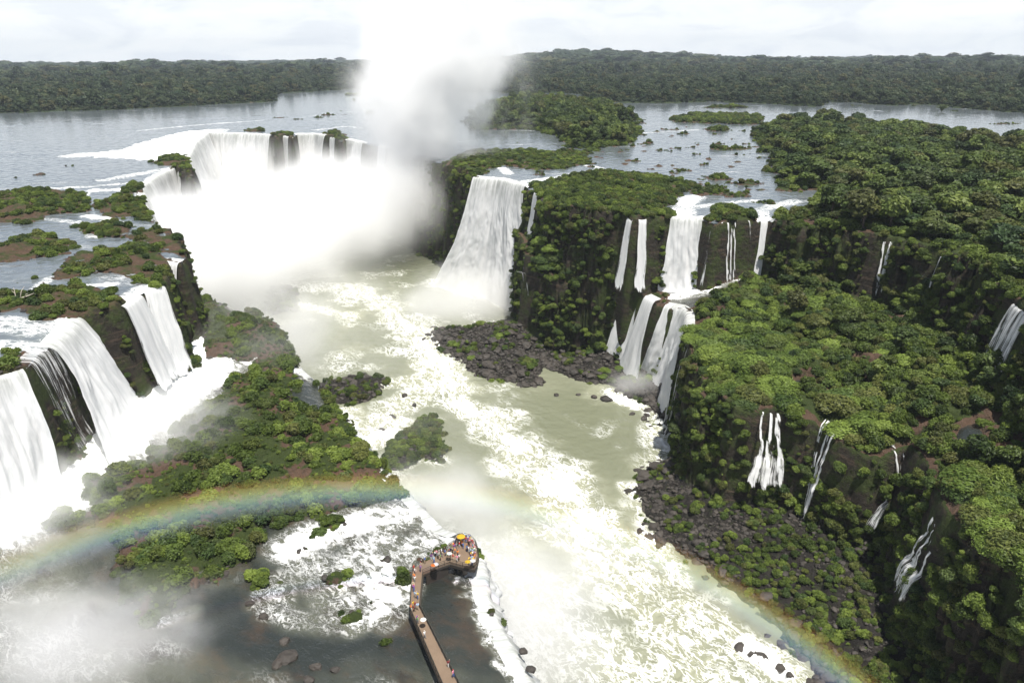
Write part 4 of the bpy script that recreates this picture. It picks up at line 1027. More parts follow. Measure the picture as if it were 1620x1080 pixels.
i, P = pick(.035 * smooth(.0, .5, n5 + n14), (LOWROCK > 0) & (GX > -60) & (bk > 2) & (SLOPE < 1.6) & (GY < 420) & (GY > 300)); s = sizes(len(P), 1.2, 3.4, 1.5); cush.add(P, s, RNG.integers(0, 5, len(P)), T_SCREE, RNG.uniform(.5, .8, len(P)))
# stones along the rims and in the shallows of both shelves
i, P = pick(.22, (FD['ml'] > -2) & (FD['ml'] < 1.5) & (FD['sdML'] > 0) & (FD['sdC'] > 4)); s = sizes(len(P), .25, 1.1, 2.5); stone.add(P, s, RNG.integers(0, 6, len(P)), T_MID, RNG.uniform(.5, 1, len(P)))
i, P = pick(.16, (FD['land'] > -2.5) & (FD['land'] < 3.0) & (FD['sdC'] < 0) & (GY < 520) & (FD['far'] < 0)); s = sizes(len(P), .3, 1.3, 2.5); stone.add(P, s, RNG.integers(0, 6, len(P)), T_LEFT, RNG.uniform(.4, .9, len(P)))
# single stones read off the photograph: px, py, level, half size (m)
for x, y, z, r in [(960, 632, ZL, 3.0), (940, 628, ZL, 1.8), (915, 625, ZL, 1.6), (996, 626, ZL, 3.4), (880, 625, ZL, 1.6), (965, 575, ZL, 3.0), (940, 605, ZL, 2.4), (915, 582, ZL, 2.4), (870, 568, ZL, 2.6), (870, 582, ZL, 2.8),
                   (678, 530, ZL, 2.2), (689, 525, ZL, 1.6), (707, 556, ZL, 3.0), (720, 545, ZL, 3.2), (735, 530, ZL, 2.6), (715, 565, ZL, 2.0), (785, 525, ZL, 2.4), (760, 522, ZL, 2.4), (830, 603, ZL, 2.2), (845, 608, ZL, 2.0), (1000, 655, ZL, 1.6), (1018, 662, ZL, 2.0), (1030, 675, ZL, 1.2),
                   (1170, 1026, ZL, 2.0), (1203, 1042, ZL, 2.4), (1234, 1056, ZL, 1.6), (1190, 1034, ZL, 1.5), (1036, 834, ZL, 2.8), (1010, 745, ZL, 2.0), (1022, 800, ZL, 1.8), (1250, 1068, ZL, 1.3),
                   (440, 470, ZL, 5.0), (455, 458, ZL, 5.5), (452, 475, ZL, 3.6), (425, 480, ZL, 4.5), (465, 492, ZL, 3.5), (610, 265, ZL, 3), (545, 600, ZL, 2.2), (580, 598, ZL, 3.0), (600, 612, ZL, 2.4), (520, 620, ZL, 2.0),
                   (605, 680, ZL, 1.6), (620, 660, ZL, 2.2), (590, 745, ZL, 1.2), (655, 640, ZL, 1.3), (640, 625, ZL, 1.6),
                   (296, 606, ZM + 2, 3.4), (312, 592, ZM + 2, 2.8), (165, 742, ZM, 1.8), (150, 738, ZM, 1.4), (450, 1015, ZM, 1.4), (455, 1040, ZM, 2.0), (440, 1050, ZM, 1.4), (395, 955, ZM, 1.2), (418, 975, ZM, 1.3), (330, 650, ZM, 2.0),
                   (500, 1055, ZM, 1.4), (488, 1075, ZM, 1.2), (530, 1060, ZM, 1.2), (280, 1000, ZM, 1.1), (545, 830, ZM, .9), (612, 885, ZM, 1.2), (635, 908, ZM, 1.5), (640, 918, ZM, 1.1), (840, 1058, ZM, 1.2), (828, 1030, ZM, 1.0),
                   (12, 568, 0, 2.0), (22, 575, 0, 2.2), (8, 580, 0, 1.6), (60, 372, 0, 1.6), (450, 214, 0, 3.5), (456, 222, -5, 3.5), (535, 213, 0, 3.5), (520, 216, -2, 2.5), (440, 214, -1, 2.5)]:
    c = at(x, y, z); stone.add(c[None], np.array([r]), np.array([int(x) % 6]), T_LOW if z == ZL else (T_MID if z < -10 else T_LEFT), np.array([.95]))
for x, y, r in [(1322, 215, 6), (1345, 208, 7), (1375, 200, 6), (1402, 208, 7), (1430, 212, 6), (1455, 205, 8), (1480, 212, 8), (1502, 214, 7), (1525, 219, 7), (1550, 222, 6), (1300, 205, 5), (1270, 215, 5), (1250, 245, 4), (1290, 235, 6), (1340, 245, 7), (1230, 265, 4), (1420, 262, 6), (1565, 300, 7), (1590, 330, 6), (1600, 268, 6), (1180, 292, 2.2), (1120, 284, 2.2), (1188, 286, 2), (935, 246, 2), (890, 237, 2.4), (560, 150, 4), (1490, 168, 9), (1480, 300, 6), (1380, 290, 5), (1310, 300, 4)]:
    c = at(x, y + 8, .5); c[2] = float(HN[np.argmin((TXr - c[0]) ** 2 + (TYr - c[1]) ** 2)]) - .2
    bambs.add(c[None], np.array([r * .8]), np.array([int(x) % 3]), T_WOOD, np.array([1.0]))
for c_ in (bush, cush, tree, stone, bambs): c_.done()
print('bush', len(bush.P), 'cushion', len(cush.P), 'tree', len(tree.P), 'stone', len(stone.P))

# ------------------------------------------------------------------ words for where a thing stands
LANDMARK = [(130, 600, 'the broad left curtain fall'), (235, 520, 'the slanting left strands'), (300, 460, 'the tall thin left fall'), (275, 330, 'the throat curtain on the left'), (275, 262, 'the rock point on the left rim'),
            (150, 440, 'the shrubby shelf above the left strands'), (60, 330, 'the rocky islets on the left'), (100, 480, 'the green clump before the left strands'), (40, 570, 'the split in the left curtain'),
            (420, 540, 'the misty end of the left shelf'), (400, 690, 'the crest of the mossy middle island'), (520, 700, 'the rounded tip of the mossy middle island'), (300, 740, 'the upper flank of the mossy middle island'),
            (180, 790, 'the rock hump in front of the left curtain'), (90, 840, 'the low hump lapped by foam'), (330, 840, 'the rainbow on the middle island'), (270, 910, 'the low tail of the middle island'), (300, 970, 'the last shrubs before the mist'),
            (540, 790, 'the rim rapids of the middle island'), (460, 780, 'the lower side of the middle island'), (560, 850, 'the white rapids by the platform'), (470, 900, 'the dark shallows left of the walkway'), (650, 700, 'the low islet under the mist'), (560, 620, 'the rock heap in mid river'),
            (690, 870, 'the viewing platform'), (780, 950, 'the rim right of the walkway'), (760, 560, 'the boulder spit'), (850, 580, 'the inner end of the boulder spit'), (920, 590, 'the pool under the mossy cliff'), (970, 630, 'the foot of the three lower falls'),
            (900, 480, 'the mossy cliff right of the central fall'), (960, 500, 'the mossy cliff left of the lower falls'), (850, 420, 'the ledge path on the mossy cliff'), (930, 380, 'the upper face over the ledge'), (960, 300, 'the green mound on the rim'), (1060, 290, 'the back of the green mound'),
            (1010, 400, 'the twin upper drops'), (1090, 330, 'the rim of the wide upper cascade'), (1160, 400, 'the forked lacy fall'), (1260, 340, 'the red rock shelf'), (1300, 420, 'the long shaded wall'), (1400, 400, 'the double-stranded right fall'), (1500, 440, 'the dark upper right wall'),
            (1050, 500, 'the nose between the lower falls'), (1110, 530, 'the red rock by the thin veil'), (1200, 480, 'the smooth green cushions by the plunge pool'), (1250, 540, 'the widest green cushion slope'), (1380, 480, 'the dark bushes under the right wall'), (1500, 520, 'the thicket under the right wall'),
            (1270, 610, 'the small red-rimmed pool'), (1180, 600, 'the green cushions over the veil fall'), (1380, 620, 'the bright cushions above the stepped cascade'), (1480, 690, 'the bright round cushion by the slanting cascade'), (1560, 640, 'the red soil patch at the right edge'), (1560, 720, 'the dark pool at the right edge'),
            (1100, 620, 'the cliff with the thin veil'), (1190, 700, 'the two-pronged cascade'), (1310, 740, 'the stepped white cascade'), (1400, 770, 'the slanting cascade in shadow'), (1500, 870, 'the small low cascade on the right'), (1560, 850, 'the shaded slope at the right edge'),
            (1050, 770, 'the shingle by the green channel'), (1120, 800, 'the boulder bank under the two-pronged cascade'), (1220, 850, 'the bushy bank under the stepped cascade'), (1200, 950, 'the bank at the rainbow end'), (1350, 930, 'the thick green bank'), (1400, 1030, 'the lower right bank'), (1550, 1000, 'the black shade in the lower right corner'), (1200, 1040, 'the white rapids in the lower right'),
            (830, 190, 'the head of the long river island'), (920, 200, 'the middle of the long river island'), (990, 220, 'the tail of the long river island'), (800, 255, 'the meadow behind the central fall'), (900, 250, 'the meadow bushes by the rim rapids'), (1130, 220, 'the shallow islets in mid river'), (1150, 290, 'the islets above the wide cascade'),
            (1130, 190, 'the green strip in the upper river'), (1250, 200, 'the near end of the right woods'), (1400, 200, 'the river edge of the right woods'), (1550, 220, 'the far corner of the right woods'), (1280, 260, 'the left edge of the right woods'), (1400, 270, 'the heart of the right woods'), (1520, 300, 'the right side of the woods'), (1380, 340, 'the woods above the long shaded wall'), (1500, 370, 'the woods above the dark wall'), (1600, 400, 'the woods at the right edge'), (550, 170, 'the far reed islets')]
LMA = np.array([l[:2] for l in LANDMARK], float)
def near_mark(x, y):
    return LANDMARK[int(np.argmin(((LMA - (x, y)) ** 2).sum(1)))][2]
def side_word(x, y):
    l = LMA[int(np.argmin(((LMA - (x, y)) ** 2).sum(1)))]; dx, dy = x - l[0], y - l[1]
    if dx * dx + dy * dy < 180: return 'right at'
    if abs(dx) > abs(dy): return 'left of' if dx < 0 else 'right of'
    return 'above' if dy < 0 else 'below'
SEEN = {}
def where(kind_word, looks, x, y, size):
    """a true phrase of look and place; the ones nothing tells apart share it"""
    sz = 'tiny' if size < 9 else 'small' if size < 14 else 'middling' if size < 21 else 'large' if size < 32 else 'huge'
    base = f'{sz} {looks} {side_word(x, y)} {near_mark(x, y)}'
    g = f'{kind_word} by {near_mark(x, y)}'
    return base, g

def euler_rot(r): return (0, 0, r)
def scatter(name, label, cat, crop, sel, meshes_src):
    """one object of many plants or stones that nobody could count"""
    P = crop.P[sel]; n = len(P)
    if n == 0: return
    me = bpy.data.meshes.new(name); me.vertices.add(n); me.vertices.foreach_set('co', P.astype(np.float32).ravel())
    a = me.attributes.new('scl', 'FLOAT_VECTOR', 'POINT'); a.data.foreach_set('vector', crop.S[sel].astype(np.float32).ravel())
    rz = np.stack([RNG.normal(0, .12, n), RNG.normal(0, .12, n), crop.R[sel]], -1)
    a = me.attributes.new('rot', 'FLOAT_VECTOR', 'POINT'); a.data.foreach_set('vector', rz.astype(np.float32).ravel())
    a = me.attributes.new('idx', 'INT', 'POINT'); a.data.foreach_set('value', crop.K[sel].astype(np.int32))
    o = bpy.data.objects.new(name, me); COL.objects.link(o)
    ng = bpy.data.node_groups.new(name, 'GeometryNodeTree')
    ng.interface.new_socket('Geometry', in_out='INPUT', socket_type='NodeSocketGeometry'); ng.interface.new_socket('Geometry', in_out='OUTPUT', socket_type='NodeSocketGeometry')
    N = ng.nodes; L = ng.links
    gi = N.new('NodeGroupInput'); go = N.new('NodeGroupOutput'); iop = N.new('GeometryNodeInstanceOnPoints'); jn = N.new('GeometryNodeJoinGeometry')
    for s in meshes_src:
        oi = N.new('GeometryNodeObjectInfo'); oi.inputs['Object'].default_value = s; oi.inputs['As Instance'].default_value = True; oi.transform_space = 'ORIGINAL'
        L.new(oi.outputs['Geometry'], jn.inputs[0])
    def na(nm, ty):
        q = N.new('GeometryNodeInputNamedAttribute'); q.data_type = ty; q.inputs['Name'].default_value = nm; return q.outputs[0]
    L.new(gi.outputs[0], iop.inputs['Points']); L.new(jn.outputs[0], iop.inputs['Instance']); iop.inputs['Pick Instance'].default_value = True
    L.new(na('idx', 'INT'), iop.inputs['Instance Index']); L.new(na('rot', 'FLOAT_VECTOR'), iop.inputs['Rotation']); L.new(na('scl', 'FLOAT_VECTOR'), iop.inputs['Scale'])
    L.new(iop.outputs[0], go.inputs[0])
    md = o.modifiers.new(name, 'NODES'); md.node_group = ng
    props(o, label, cat, None, 'stuff')
    return o

def split(crop, n):
    """the n that show largest, and the rest"""
    sc = np.where(crop.inv, crop.size, -1); order = np.argsort(-sc); top = order[:n]; top = top[sc[top] > 0]
    rest = np.ones(len(sc), bool); rest[top] = False
    return top, rest

def sources(crop, top, nvar, make):
    """individual copies; returns one object of every variant for the scatter to repeat"""
    src = {}
    for j in top:
        k = int(crop.K[j]); o, geo = make(j, k)
        src.setdefault(k, geo)
    return [src.get(k, next(iter(src.values()))) for k in range(nvar)]

def place(o, crop, j):
    o.location = crop.P[j]; o.rotation_euler = (0, 0, crop.R[j]); o.scale = crop.S[j]
def mk_simple(kind, crop, meshes, looks, cat, plural):
    def make(j, k):
        o = bpy.data.objects.new(kind, meshes[k]); COL.objects.link(o); place(o, crop, j)
        l, g = where(plural, looks(j), crop.px[j], crop.py[j] - crop.size[j] * .5, crop.size[j])
        props(o, l, cat, g); return o, o
    return make
def mk_tree(j, k):
    e = bpy.data.objects.new('tree', None); COL.objects.link(e); place(e, tree, j)
    c = bpy.data.objects.new('crown', TREE[k]); COL.objects.link(c); c.parent = e
    b = bpy.data.objects.new('trunk', TRUNK[k]); COL.objects.link(b); b.parent = e
    l, g = where('trees', ('spreading' if tree.S[j][2] < tree.S[j][0] * .92 else 'upright') + ' leafy tree', tree.px[j], tree.py[j] - tree.size[j] * 1.1, tree.size[j]); props(e, l, 'tree', g)
    return e, c
NIND = int(os.environ.get('NIND', '300'))
top, rest = split(bush, NIND); SB = sources(bush, top, 6, mk_simple('bush', bush, BUSH, lambda j: 'leafy green bush', 'bush', 'bushes'))
scatter('undergrowth', 'low green bushes covering shelves, islands and cliffs', 'undergrowth', bush, rest, SB)
top, rest = split(cush, NIND); SCU = sources(cush, top, 5, mk_simple('shrub_cushion', cush, CUSH, lambda j: ('flat' if cush.S[j][2] < cush.S[j][0] * .68 else 'rounded') + ' velvety shrub cushion', 'shrub', 'shrub cushions'))
scatter('shrub_carpet', 'smaller velvety shrub cushions merging into a carpet on the right shelf', 'undergrowth', cush, rest, SCU)
top, rest = split(tree, NIND); ST = sources(tree, top, 6, mk_tree)
scatter('woodland', 'mass of smaller trees in the woods by the upper river', 'woods', tree, rest, ST)
for j in range(len(bambs.P)): mk_simple('bamboo', bambs, BAMB, lambda j: 'pale feathery bamboo clump', 'bamboo', 'bamboo clumps')(j, int(bambs.K[j]))
top, rest = split(stone, NIND); SS = sources(stone, top, 6, mk_simple('boulder', stone, ROCK, lambda j: 'dark basalt boulder', 'boulder', 'boulders'))
scatter('rubble', 'dark stones and rubble on banks and rims', 'rubble', stone, rest, SS)

# ------------------------------------------------------------------ the forest beyond the river
ff = Crop()
def wedge(r0, r1, n):
    r = np.sqrt(RNG.uniform(r0 * r0, r1 * r1, n)); a = RNG.uniform(-.66, .66, n); return r * np.sin(a), r * np.cos(a)
def grid_at(Z, x, y):
    r = np.hypot(x, y); a = np.arctan2(x, y)
    fi = np.clip(np.searchsorted(rad, r) - 1, 0, NR - 2); t = np.clip((r - rad[fi]) / (rad[fi + 1] - rad[fi]), 0, 1); ai = np.clip(np.round((a - ang[0]) / (ang[1] - ang[0])).astype(int), 0, NA - 1)
    return Z[fi, ai] * (1 - t) + Z[fi + 1, ai] * t
for r0, r1, n, s0, s1, fam in ((700, 1500, 26000, 3.6, 7.5, 0), (1500, 2600, 30000, 5, 9, 0), (2600, 4500, 15000, 9, 16, 0), (3800, 12000, 14000, 45, 80, 1)):
    x, y = wedge(r0, r1, n)
    d = grid_at(FD['far'], x, y); k = d > (1.0 if fam == 0 else 60); x, y, d = x[k], y[k], d[k]
    z = grid_at(H, x, y); s = RNG.uniform(s0, s1, len(x)) * (1 + .3 * fbm(x, y, 160, 2, 91)) * np.where(fam == 0, .6 + .4 * smooth(0, 25, d), 1)
    ff.add(np.stack([x, y, z - s * .1], -1), s, (RNG.integers(0, 6, len(x)) if fam == 0 else 6 + RNG.integers(0, 4, len(x))), 0, RNG.uniform(.6, 1.15, len(x)) * np.where(RNG.random(len(x)) < .04, 1.45, 1) if fam == 0 else RNG.uniform(.2, .32, len(x)))
ff.done(); print('forest', len(ff.P))
SF = []
FAMM = FTREE + FPATCH
# the nearest bank trees stand free and lend their shape to the forest mass
order = np.argsort(-np.where(ff.inv & (ff.py < 185), ff.size, -1)); ftop = []
for k in range(10):
    c = [j for j in order[:60000] if ff.K[j] == k][:1]; ftop += c
frest = np.ones(len(ff.P), bool); frest[ftop] = False
for k, j in enumerate(ftop):
    o = bpy.data.objects.new('bank_tree' if k < 6 else 'far_grove', FAMM[int(ff.K[j])]); COL.objects.link(o); place(o, ff, j); SF.append(o)
    sp = f'{int(k)}'
    props(o, ('broad dense tree on the far river bank' if k < 6 else 'grove of blurred crowns far out in the forest'), 'tree' if k < 6 else 'grove', 'trees on the far bank' if k < 6 else 'far groves')
scatter('forest', 'dense dark rainforest stretching to the horizon beyond the river', 'forest', ff, frest, SF)

# ------------------------------------------------------------------ the walkway and its platform
ZD = ZM + 3.1
def bar(bm, a, b, w, h, up=(0, 0, 1)):
    a, b = Vector(a), Vector(b); d = (b - a).normalized(); s = d.cross(Vector(up)).normalized() * (w / 2); u = s.cross(d).normalized() * (h / 2)
    q = [bm.verts.new(p + k) for p in (a, b) for k in (s + u, -s + u, -s - u, s - u)]
    for f in ((0, 1, 2, 3), (7, 6, 5, 4), (0, 4, 5, 1), (1, 5, 6, 2), (2, 6, 7, 3), (3, 7, 4, 0)): bm.faces.new([q[i] for i in f])
def prism(bm, poly, z0, z1):
    lo = [bm.verts.new((x, y, z0)) for x, y in poly]; hi = [bm.verts.new((x, y, z1)) for x, y in poly]; n = len(poly)
    bm.faces.new(list(reversed(lo))); bm.faces.new(hi)
    for i in range(n): bm.faces.new((lo[i], lo[(i + 1) % n], hi[(i + 1) % n], hi[i]))
t = NT('walkway_boards'); P = t.pos(); n = t.noise(P, .35, 5, .6); n2 = t.noise(P, 3.0, 4, .6)
M_DECK = t.done(t.bsdf(t.mix(t.math('ADD', t.math('MULTIPLY', n, .6), t.math('MULTIPLY', n2, .4)), (.105, .074, .05), (.23, .165, .115)), .8, t.bump(n2, .3, .05)))
M_RAIL = flat_mat('rail_steel', (.055, .05, .04), .5)
M_CONC = flat_mat('weathered_concrete', (.20, .17, .135), .85)
M_BEAM = flat_mat('dark_beam', (.05, .042, .034), .8)
DP = lambda pts: [tuple(at(x, y, ZD)[:2]) for x, y in pts]
LOW_L = [(649, 966), (698, 1080), (745, 1190), (800, 1320)]; LOW_R = [(664, 961), (724, 1080), (778, 1190), (840, 1320)]
MID_L = [(649, 966), (653, 899)]; MID_R = [(664, 961), (669, 907)]
ARM_L = [(653, 899), (682, 883), (706, 871)]; ARM_R = [(669, 907), (694, 896.5), (712, 890)]
PLAT = [(712, 890), (732, 895.5), (750, 899), (754.5, 892), (757, 880), (755.5, 869), (752, 860), (744, 851.5), (734, 849), (724, 850.5), (717, 859), (706, 871)]
walk = bpy.data.objects.new('walkway', None); COL.objects.link(walk); walk.location = tuple(at(660, 930, ZD)); WL = Vector(walk.location)
props(walk, 'brown angled tourist walkway on stilts ending in a rounded viewing platform', 'walkway')
bpy.context.view_layer.update()
def wpart(name, bm, mat):
    bmesh.ops.translate(bm, verts=bm.verts, vec=-WL)
    return link(name, from_bm(name, bm), mat, walk)
def deck(L_, R_):
    bm = bmesh.new(); prism(bm, DP(R_) + DP(L_)[::-1], ZD - .25, ZD); o = wpart('deck', bm, M_DECK)
    bm = bmesh.new()
    for e in (L_, R_):
        p = DP(e)
        for a, b in zip(p, p[1:]): bar(bm, (*a, ZD - .52), (*b, ZD - .52), .28, .5)
    wpart('edge_beam', bm, M_BEAM)
deck(LOW_L, LOW_R); deck(MID_L, MID_R); deck(ARM_L, ARM_R)
bm = bmesh.new(); pp = DP(PLAT); prism(bm, pp, ZD - .25, ZD + .004); wpart('platform', bm, M_DECK)
bm = bmesh.new()
for a, b in zip(pp, pp[1:]): bar(bm, (*a, ZD - .62), (*b, ZD - .62), .3, .7)
wpart('edge_beam', bm, M_BEAM)
def rail(e):
    bm = bmesh.new(); p = [Vector((*q, ZD)) for q in DP(e)]
    for a, b in zip(p, p[1:]):
        for h in (.35, .7, 1.08): bar(bm, a + Vector((0, 0, h)), b + Vector((0, 0, h)), .07, .07)
        n = max(1, round((b - a).length / 1.6))
        for i in range(n + 1):
            q = a.lerp(b, i / n); bar(bm, q, q + Vector((0, 0, 1.1)), .08, .08, (1, 0, 0))
    wpart('railing', bm, M_RAIL)
rail([(800, 1320), (745, 1190), (698, 1080), (649, 966), (653, 899), (682, 883), (706, 871)])
rail([(840, 1320), (778, 1190), (724, 1080), (664, 961), (669, 907), (694, 896.5), (712, 890)])
rail(PLAT)
def pillar(x, y, r, zb=ZM - 1.2):
    c = at(x, y, ZD); bm = bmesh.new()
    tube(bm, [(c[0], c[1], zb), (c[0], c[1], ZD - .28)], [r * 1.15, r], 10); bmesh.ops.bevel(bm, geom=bm.edges[:], offset=.02, segments=1)
    wpart('pillar', bm, M_CONC)
for x, y in ((657, 950), (660, 915), (684, 889), (705, 881), (670, 990), (684, 1024), (700, 1056), (716, 1090), (730, 1120), (722, 872), (740, 866)): pillar(x, y, .32)
pillar(735, 888, .55, ZM - 3)
bm = bmesh.new(); a = at(672, 909, ZD); b = at(711, 891, ZD)
prism(bm, [tuple(at(674, 906, ZD)[:2]), tuple(at(709, 890, ZD)[:2]), tuple(at(708, 887, ZD)[:2]), tuple(at(673, 903, ZD)[:2])], ZM - 1.2, ZD - .9); wpart('pier_wall', bm, M_BEAM)

# ------------------------------------------------------------------ people: one continuous skinned body in three poses
def body_mesh(name, armL, armR, stance=.1, turn=0.0):
    verts = []; edges = []; rad_ = []
    def v(p, r, parent=None):
        verts.append(p); rad_.append((r, r) if isinstance(r, (int, float)) else r)
        if parent is not None: edges.append((parent, len(verts) - 1))
        return len(verts) - 1
    pel = v((0, 0, .95), (.155, .11)); wai = v((0, 0, 1.10), (.13, .10), pel); che = v((0, .01, 1.30), (.165, .115), wai); shb = v((0, 0, 1.44), (.10, .08), che)
    nek = v((0, 0, 1.52), .052, shb); jaw = v((0, .015, 1.60), (.07, .08), nek); hed = v((0, .01, 1.68), (.085, .10), jaw); top_ = v((0, -.005, 1.755), (.06, .07), hed)
    v((0, .115, 1.645), .014, hed)                                      # nose
    for s in (-1, 1): v((s * .088, -.01, 1.655), .016, hed)             # ears
    for s, arm, st in ((-1, armL, stance), (1, armR, -stance)):
        hip = v((s * .095, 0, .90), .092, pel); kn = v((s * .10, st * .5 + .02, .49), .062, hip); an = v((s * .10, st, .09), .042, kn); v((s * .115, st + .13, .04), .036, an)
        shd = v((s * .19, 0, 1.41), .058, che); el = v(arm[0](s), .043, shd); wr = v(arm[1](s), .029, el)
        d = (Vector(arm[1](s)) - Vector(arm[0](s))).normalized(); sd_ = d.orthogonal().normalized()
        pa = v(tuple(Vector(arm[1](s)) + d * .06), .034, wr)
        for k, ln in ((-1.5, .055), (-.5, .068), (.5, .064), (1.5, .05)):
            f0 = v(tuple(Vector(verts[pa]) + d * .045 + sd_ * .018 * k), .010, pa); v(tuple(Vector(verts[f0]) + d * ln * .9 + d.cross(sd_) * .025), .008, f0)
        v(tuple(Vector(verts[pa]) + sd_ * .05 + d * .02), .010, pa)      # thumb
    me = bpy.data.meshes.new(name); me.from_pydata(verts, edges, []); o = bpy.data.objects.new(name, me); COL.objects.link(o)
    sk = o.modifiers.new('skin', 'SKIN'); sk.use_smooth_shade = True
    for q, r in zip(me.skin_vertices[0].data, rad_): q.radius = r
    me.skin_vertices[0].data[0].use_root = True
    ss = o.modifiers.new('sub', 'SUBSURF'); ss.levels = 1; ss.render_levels = 1
    dg = bpy.context.evaluated_depsgraph_get(); res = bpy.data.meshes.new_from_object(o.evaluated_get(dg)); res.name = name
    bpy.data.objects.remove(o); bpy.data.meshes.remove(me)
    # slots: 0 skin, 1 shirt, 2 trousers, 3 hair, 4 shoes
    for k in range(5): res.materials.append(None)
    for p in res.polygons:
        c = p.center; x, y, z = c
        if z > 1.70 or (z > 1.58 and y < -.02 and abs(x) < .12): s = 3
        elif z > 1.485 and abs(x) < .14: s = 0
        elif abs(x) > .21 and (z < 1.26 or y > .22): s = 0
        elif z > .98: s = 1
        elif z > .13 and abs(x) < .21: s = 2
        elif z <= .13: s = 4
        else: s = 0
        p.material_index = s
    return res
hang = (lambda s: (s * .235, -.02, 1.14), lambda s: (s * .25, .06, .90))
lean = (lambda s: (s * .24, .14, 1.17), lambda s: (s * .17, .38, 1.12))
phone = (lambda s: (s * .25, .16, 1.24), lambda s: (s * .11, .32, 1.50))
wave = (lambda s: (s * .28, .12, 1.52), lambda s: (s * .22, .2, 1.80))
PEOPLE = [body_mesh('person', hang, hang, .14), body_mesh('person', lean, lean, .03), body_mesh('person', phone, phone, .06), body_mesh('person', hang, phone, .09), body_mesh('person', lean, wave, .05)]
POSE = ['standing with arms down', 'leaning on the rail', 'holding a camera up', 'raising one hand to the face', 'reaching one arm up high']
CLOTH = {'white': (.78, .78, .76), 'red': (.55, .035, .03), 'blue': (.06, .16, .48), 'black': (.018, .018, .02), 'pink': (.70, .26, .36), 'yellow': (.75, .52, .05), 'pale blue': (.38, .55, .75), 'grey': (.28, .28, .29),
         'orange': (.75, .24, .05), 'green': (.08, .25, .08), 'beige': (.52, .42, .30), 'navy': (.025, .035, .10), 'purple': (.22, .07, .30), 'maroon': (.22, .025, .03)}
CM = {k: flat_mat('cloth_' + k.replace(' ', '_'), c, .8) for k, c in CLOTH.items()}
SKIN = [flat_mat('skin', c, .5) for c in ((.50, .30, .21), (.36, .20, .13), (.60, .40, .30))]
HAIR = [flat_mat('hair', c, .6) for c in ((.015, .011, .008), (.05, .03, .015), (.28, .18, .08))]
HATS = {'white cap': CM['white'], 'red cap': CM['red'], 'straw hat': flat_mat('straw', (.55, .42, .2), .8)}
PG = random.Random(5)
COMB = [(a, b) for a in ('white', 'red', 'blue', 'black', 'pink', 'white', 'yellow', 'pale blue', 'grey', 'orange', 'green', 'beige', 'navy', 'purple', 'maroon') for b in ('black', 'navy', 'beige', 'grey', 'white', 'blue')]
PG.shuffle(COMB)
def in_poly(x, y, poly):
    r = False
    for (ax, ay), (bx, by) in zip(poly, poly[1:] + poly[:1]):
        if (ay > y) != (by > y) and x < (bx - ax) * (y - ay) / (by - ay) + ax: r = not r
    return r
spots = []   # (x, y, place words, face outwards)
pc = np.mean([at(x, y, ZD)[:2] for x, y in PLAT], axis=0)
rim = np.array([at(x, y, ZD)[:2] for x, y in [(742, 896.5), (749, 896), (753.5, 890), (755, 880), (753.5, 870), (750, 861), (743, 853.5), (734, 851.5), (725, 852.5), (718.5, 860.5), (708, 872)]])
def along(poly, step, inset, toward):
    seg = np.linalg.norm(np.diff(poly, axis=0), axis=1); L = np.concatenate([[0], np.cumsum(seg)]); out = []
    s = step * .4
    while s < L[-1]:
        p = np.array([np.interp(s, L, poly[:, 0]), np.interp(s, L, poly[:, 1])]); d = toward - p; d /= np.linalg.norm(d); out.append(p + d * (inset + PG.uniform(-.12, .12))); s += step * PG.uniform(.85, 1.2)
    return out
for q in along(rim, .66, .55, pc): spots.append((q, 'at the rim rail of the viewing platform', 1))
for q in along(rim[:8], .85, 1.35, pc): spots.append((q, 'in the second row on the viewing platform', 1))
for q in along(rim[1:6], 1.15, 2.1, pc): spots.append((q, 'behind the crowd on the viewing platform', 1))
for x, y in [(722, 868), (727, 866), (731, 864.5), (716, 874), (711, 879), (720, 876), (724, 880), (726, 886), (713, 884), (717, 886), (723, 888), (708, 884), (729, 861), (733, 867.5), (714, 869), (719, 870.5), (712, 873)]:
    spots.append((at(x, y, ZD)[:2], 'in the middle of the viewing platform', 0))
for x, y in [(703, 874), (699, 877), (695, 878), (691, 880), (688, 881), (685, 883.5), (705, 879), (700, 881), (693, 884), (682, 886), (697, 886.5), (687, 890)]:
    spots.append((at(x, y, ZD)[:2], 'on the walkway arm', 0))
for x, y in [(672, 891), (667, 895), (655, 903), (656, 908), (655.5, 917), (656, 921), (654, 930), (655, 936), (656.5, 945), (660, 946), (665, 904), (666, 898), (661, 947)]:
    spots.append((at(x, y, ZD)[:2], 'on the straight middle stretch of the walkway', 0))
for x, y in [(654, 961), (657, 962.5), (651, 966), (655, 967), (660, 983), (661, 986), (672, 1009), (709, 1055), (717, 1071), (661, 964)]:
    spots.append((at(x, y, ZD)[:2], 'on the long near stretch of the walkway', 0))
used = {}
